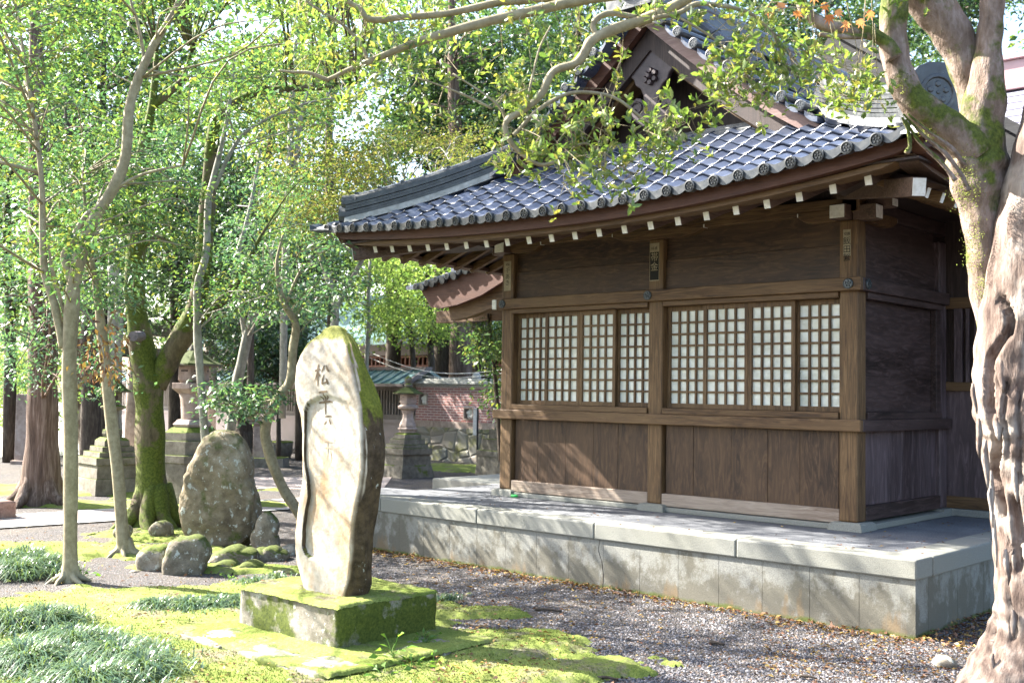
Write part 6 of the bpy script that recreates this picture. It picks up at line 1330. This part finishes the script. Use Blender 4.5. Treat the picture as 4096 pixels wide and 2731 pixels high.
props(link('fallen_leaves', fast_mesh('fallen_leaves', v, q), MAT['leaf_brown']), 'few dry leaves lying on the platform floor', 'leaves', None, 'stuff')
# loose pebbles on the gravel
rng = RNG(33); n = 26000
P = np.array([G(rng.uniform(860, 2352), 1290+(1620-1290)*rng.random()**.8) for _ in range(n)]); ok = ~((P[:, 0] > -5.3) & (P[:, 0] < .9) & (P[:, 1] > -1.11)) & (moss_mask(P[:, 0], P[:, 1]) < .12); P = P[ok]; n = len(P)
t_ = (1+5**.5)/2; oc = np.array([(1, 0, 0), (0, 1, 0), (-1, 0, 0), (0, -1, 0), (.6, .6, .75), (-.6, .6, .75), (-.6, -.6, .75), (.6, -.6, .75)], float)
sc = rng.uniform(.0045, .0095, (n, 1, 1)); an = rng.random(n)*6.28; ca, sa = np.cos(an), np.sin(an); Rm = np.zeros((n, 3, 3)); Rm[:, 0, 0] = ca; Rm[:, 0, 1] = -sa; Rm[:, 1, 0] = sa; Rm[:, 1, 1] = ca; Rm[:, 2, 2] = .65
V = np.einsum('nij,kj->nki', Rm, oc*[1.2, .9, 1])*sc*(1+.25*rng.normal(size=(n, 8, 1)))+P[:, None, :]; V = V.reshape(-1, 3); fq = np.array([(0, 1, 5, 4), (1, 2, 6, 5), (2, 3, 7, 6), (3, 0, 4, 7), (4, 5, 6, 7)]); Q = (np.arange(n)[:, None, None]*8+fq[None]).reshape(-1, 4)
t = NT('pebble'); MAT['pebble'] = t.done(t.ramp(t.island(), [(0, (.06, .06, .065)), (.5, (.145, .14, .15)), (.85, (.25, .24, .245)), (1, (.19, .13, .1))]), .75)
props(link('gravel_pebbles', fast_mesh('gravel_pebbles', V, Q, True), MAT['pebble']), 'loose grey pebbles over the gravel ground', 'gravel', None, 'stuff')
# twigs dropped on the gravel
for i, (x, y, l, lb) in enumerate(((1230, 1398, 60, 'dark short stick on the gravel in front of the platform'), (1630, 1475, 34, 'broken dark twig on the gravel below the platform crack'), (1370, 1555, 50, 'thin dark stick near the moss edge'), (2830*.352+840, 1552, 40, 'stubby dark stick at the right on the gravel'))):
    m = MB(); a = G(x, y, .015); b = G(x+l, y+5, .015); tube_rough(m, RNG(i), spline([a, (a+b)/2+[0, 0, .006], b], 4), np.linspace(.011, .007, 9), 7, .12); props(m.build('stick', MAT['bark_dark'], None, 0, True), lb, 'stick')
# crack in the platform facing is a groove strip standing 1 mm proud of nothing: a thin dark inlay
m = MB(); cp = [(1372, 1217), (1378, 1240), (1374, 1262), (1382, 1290), (1386, 1320), (1384, 1352)]; pts = [YP(x, y, -1.1062) for x, y in cp]
m.add([p+np.array([-.003, 0, 0]) for p in pts]+[p+np.array([.003, 0, 0]) for p in pts], [(i, i+1, len(pts)+i+1, len(pts)+i) for i in range(len(pts)-1)]); t = NT('crack_dark'); m.build('facing_crack', t.done((.04, .035, .03), .95), plat)

# standing moss fronds give the carpet its pile
rng = RNG(71); n = 60000; P = np.array([G(rng.uniform(-40, 1420), 1225+(1640-1225)*rng.random()**.75) for _ in range(n)]); X, Y = P[:, 0], P[:, 1]
k = moss_mask(X, Y)*.8+fbm(X, Y, 5, 3.2, 6)*.36-.03+.07*fbm(X, Y, 6, 26, 3); ok = (k > .05) & ~((X > -2.52) & (X < -.78) & (Y > -4.54) & (Y < -3.2)); P = P[ok]; n = len(P); P[:, 2] = np.clip(k[ok]*.16, 0, .035)+.002
D = rng.normal(size=(n, 3))*.5+[0, 0, .8]; t = NT('moss_frond')
v, q = leaf_arrays(P, D, rot_rand(rng, n), rng.uniform(.006, .02, n), rng.uniform(.003, .006, n))
props(link('moss_fronds', fast_mesh('moss_fronds', v, q), t.done(t.ramp(t.island(), [(0, (.07, .11, .02)), (.5, (.16, .2, .04)), (1, (.28, .29, .09))]), .9, .1)), 'short yellow-green moss fronds rising from the foreground moss', 'moss', None, 'stuff')
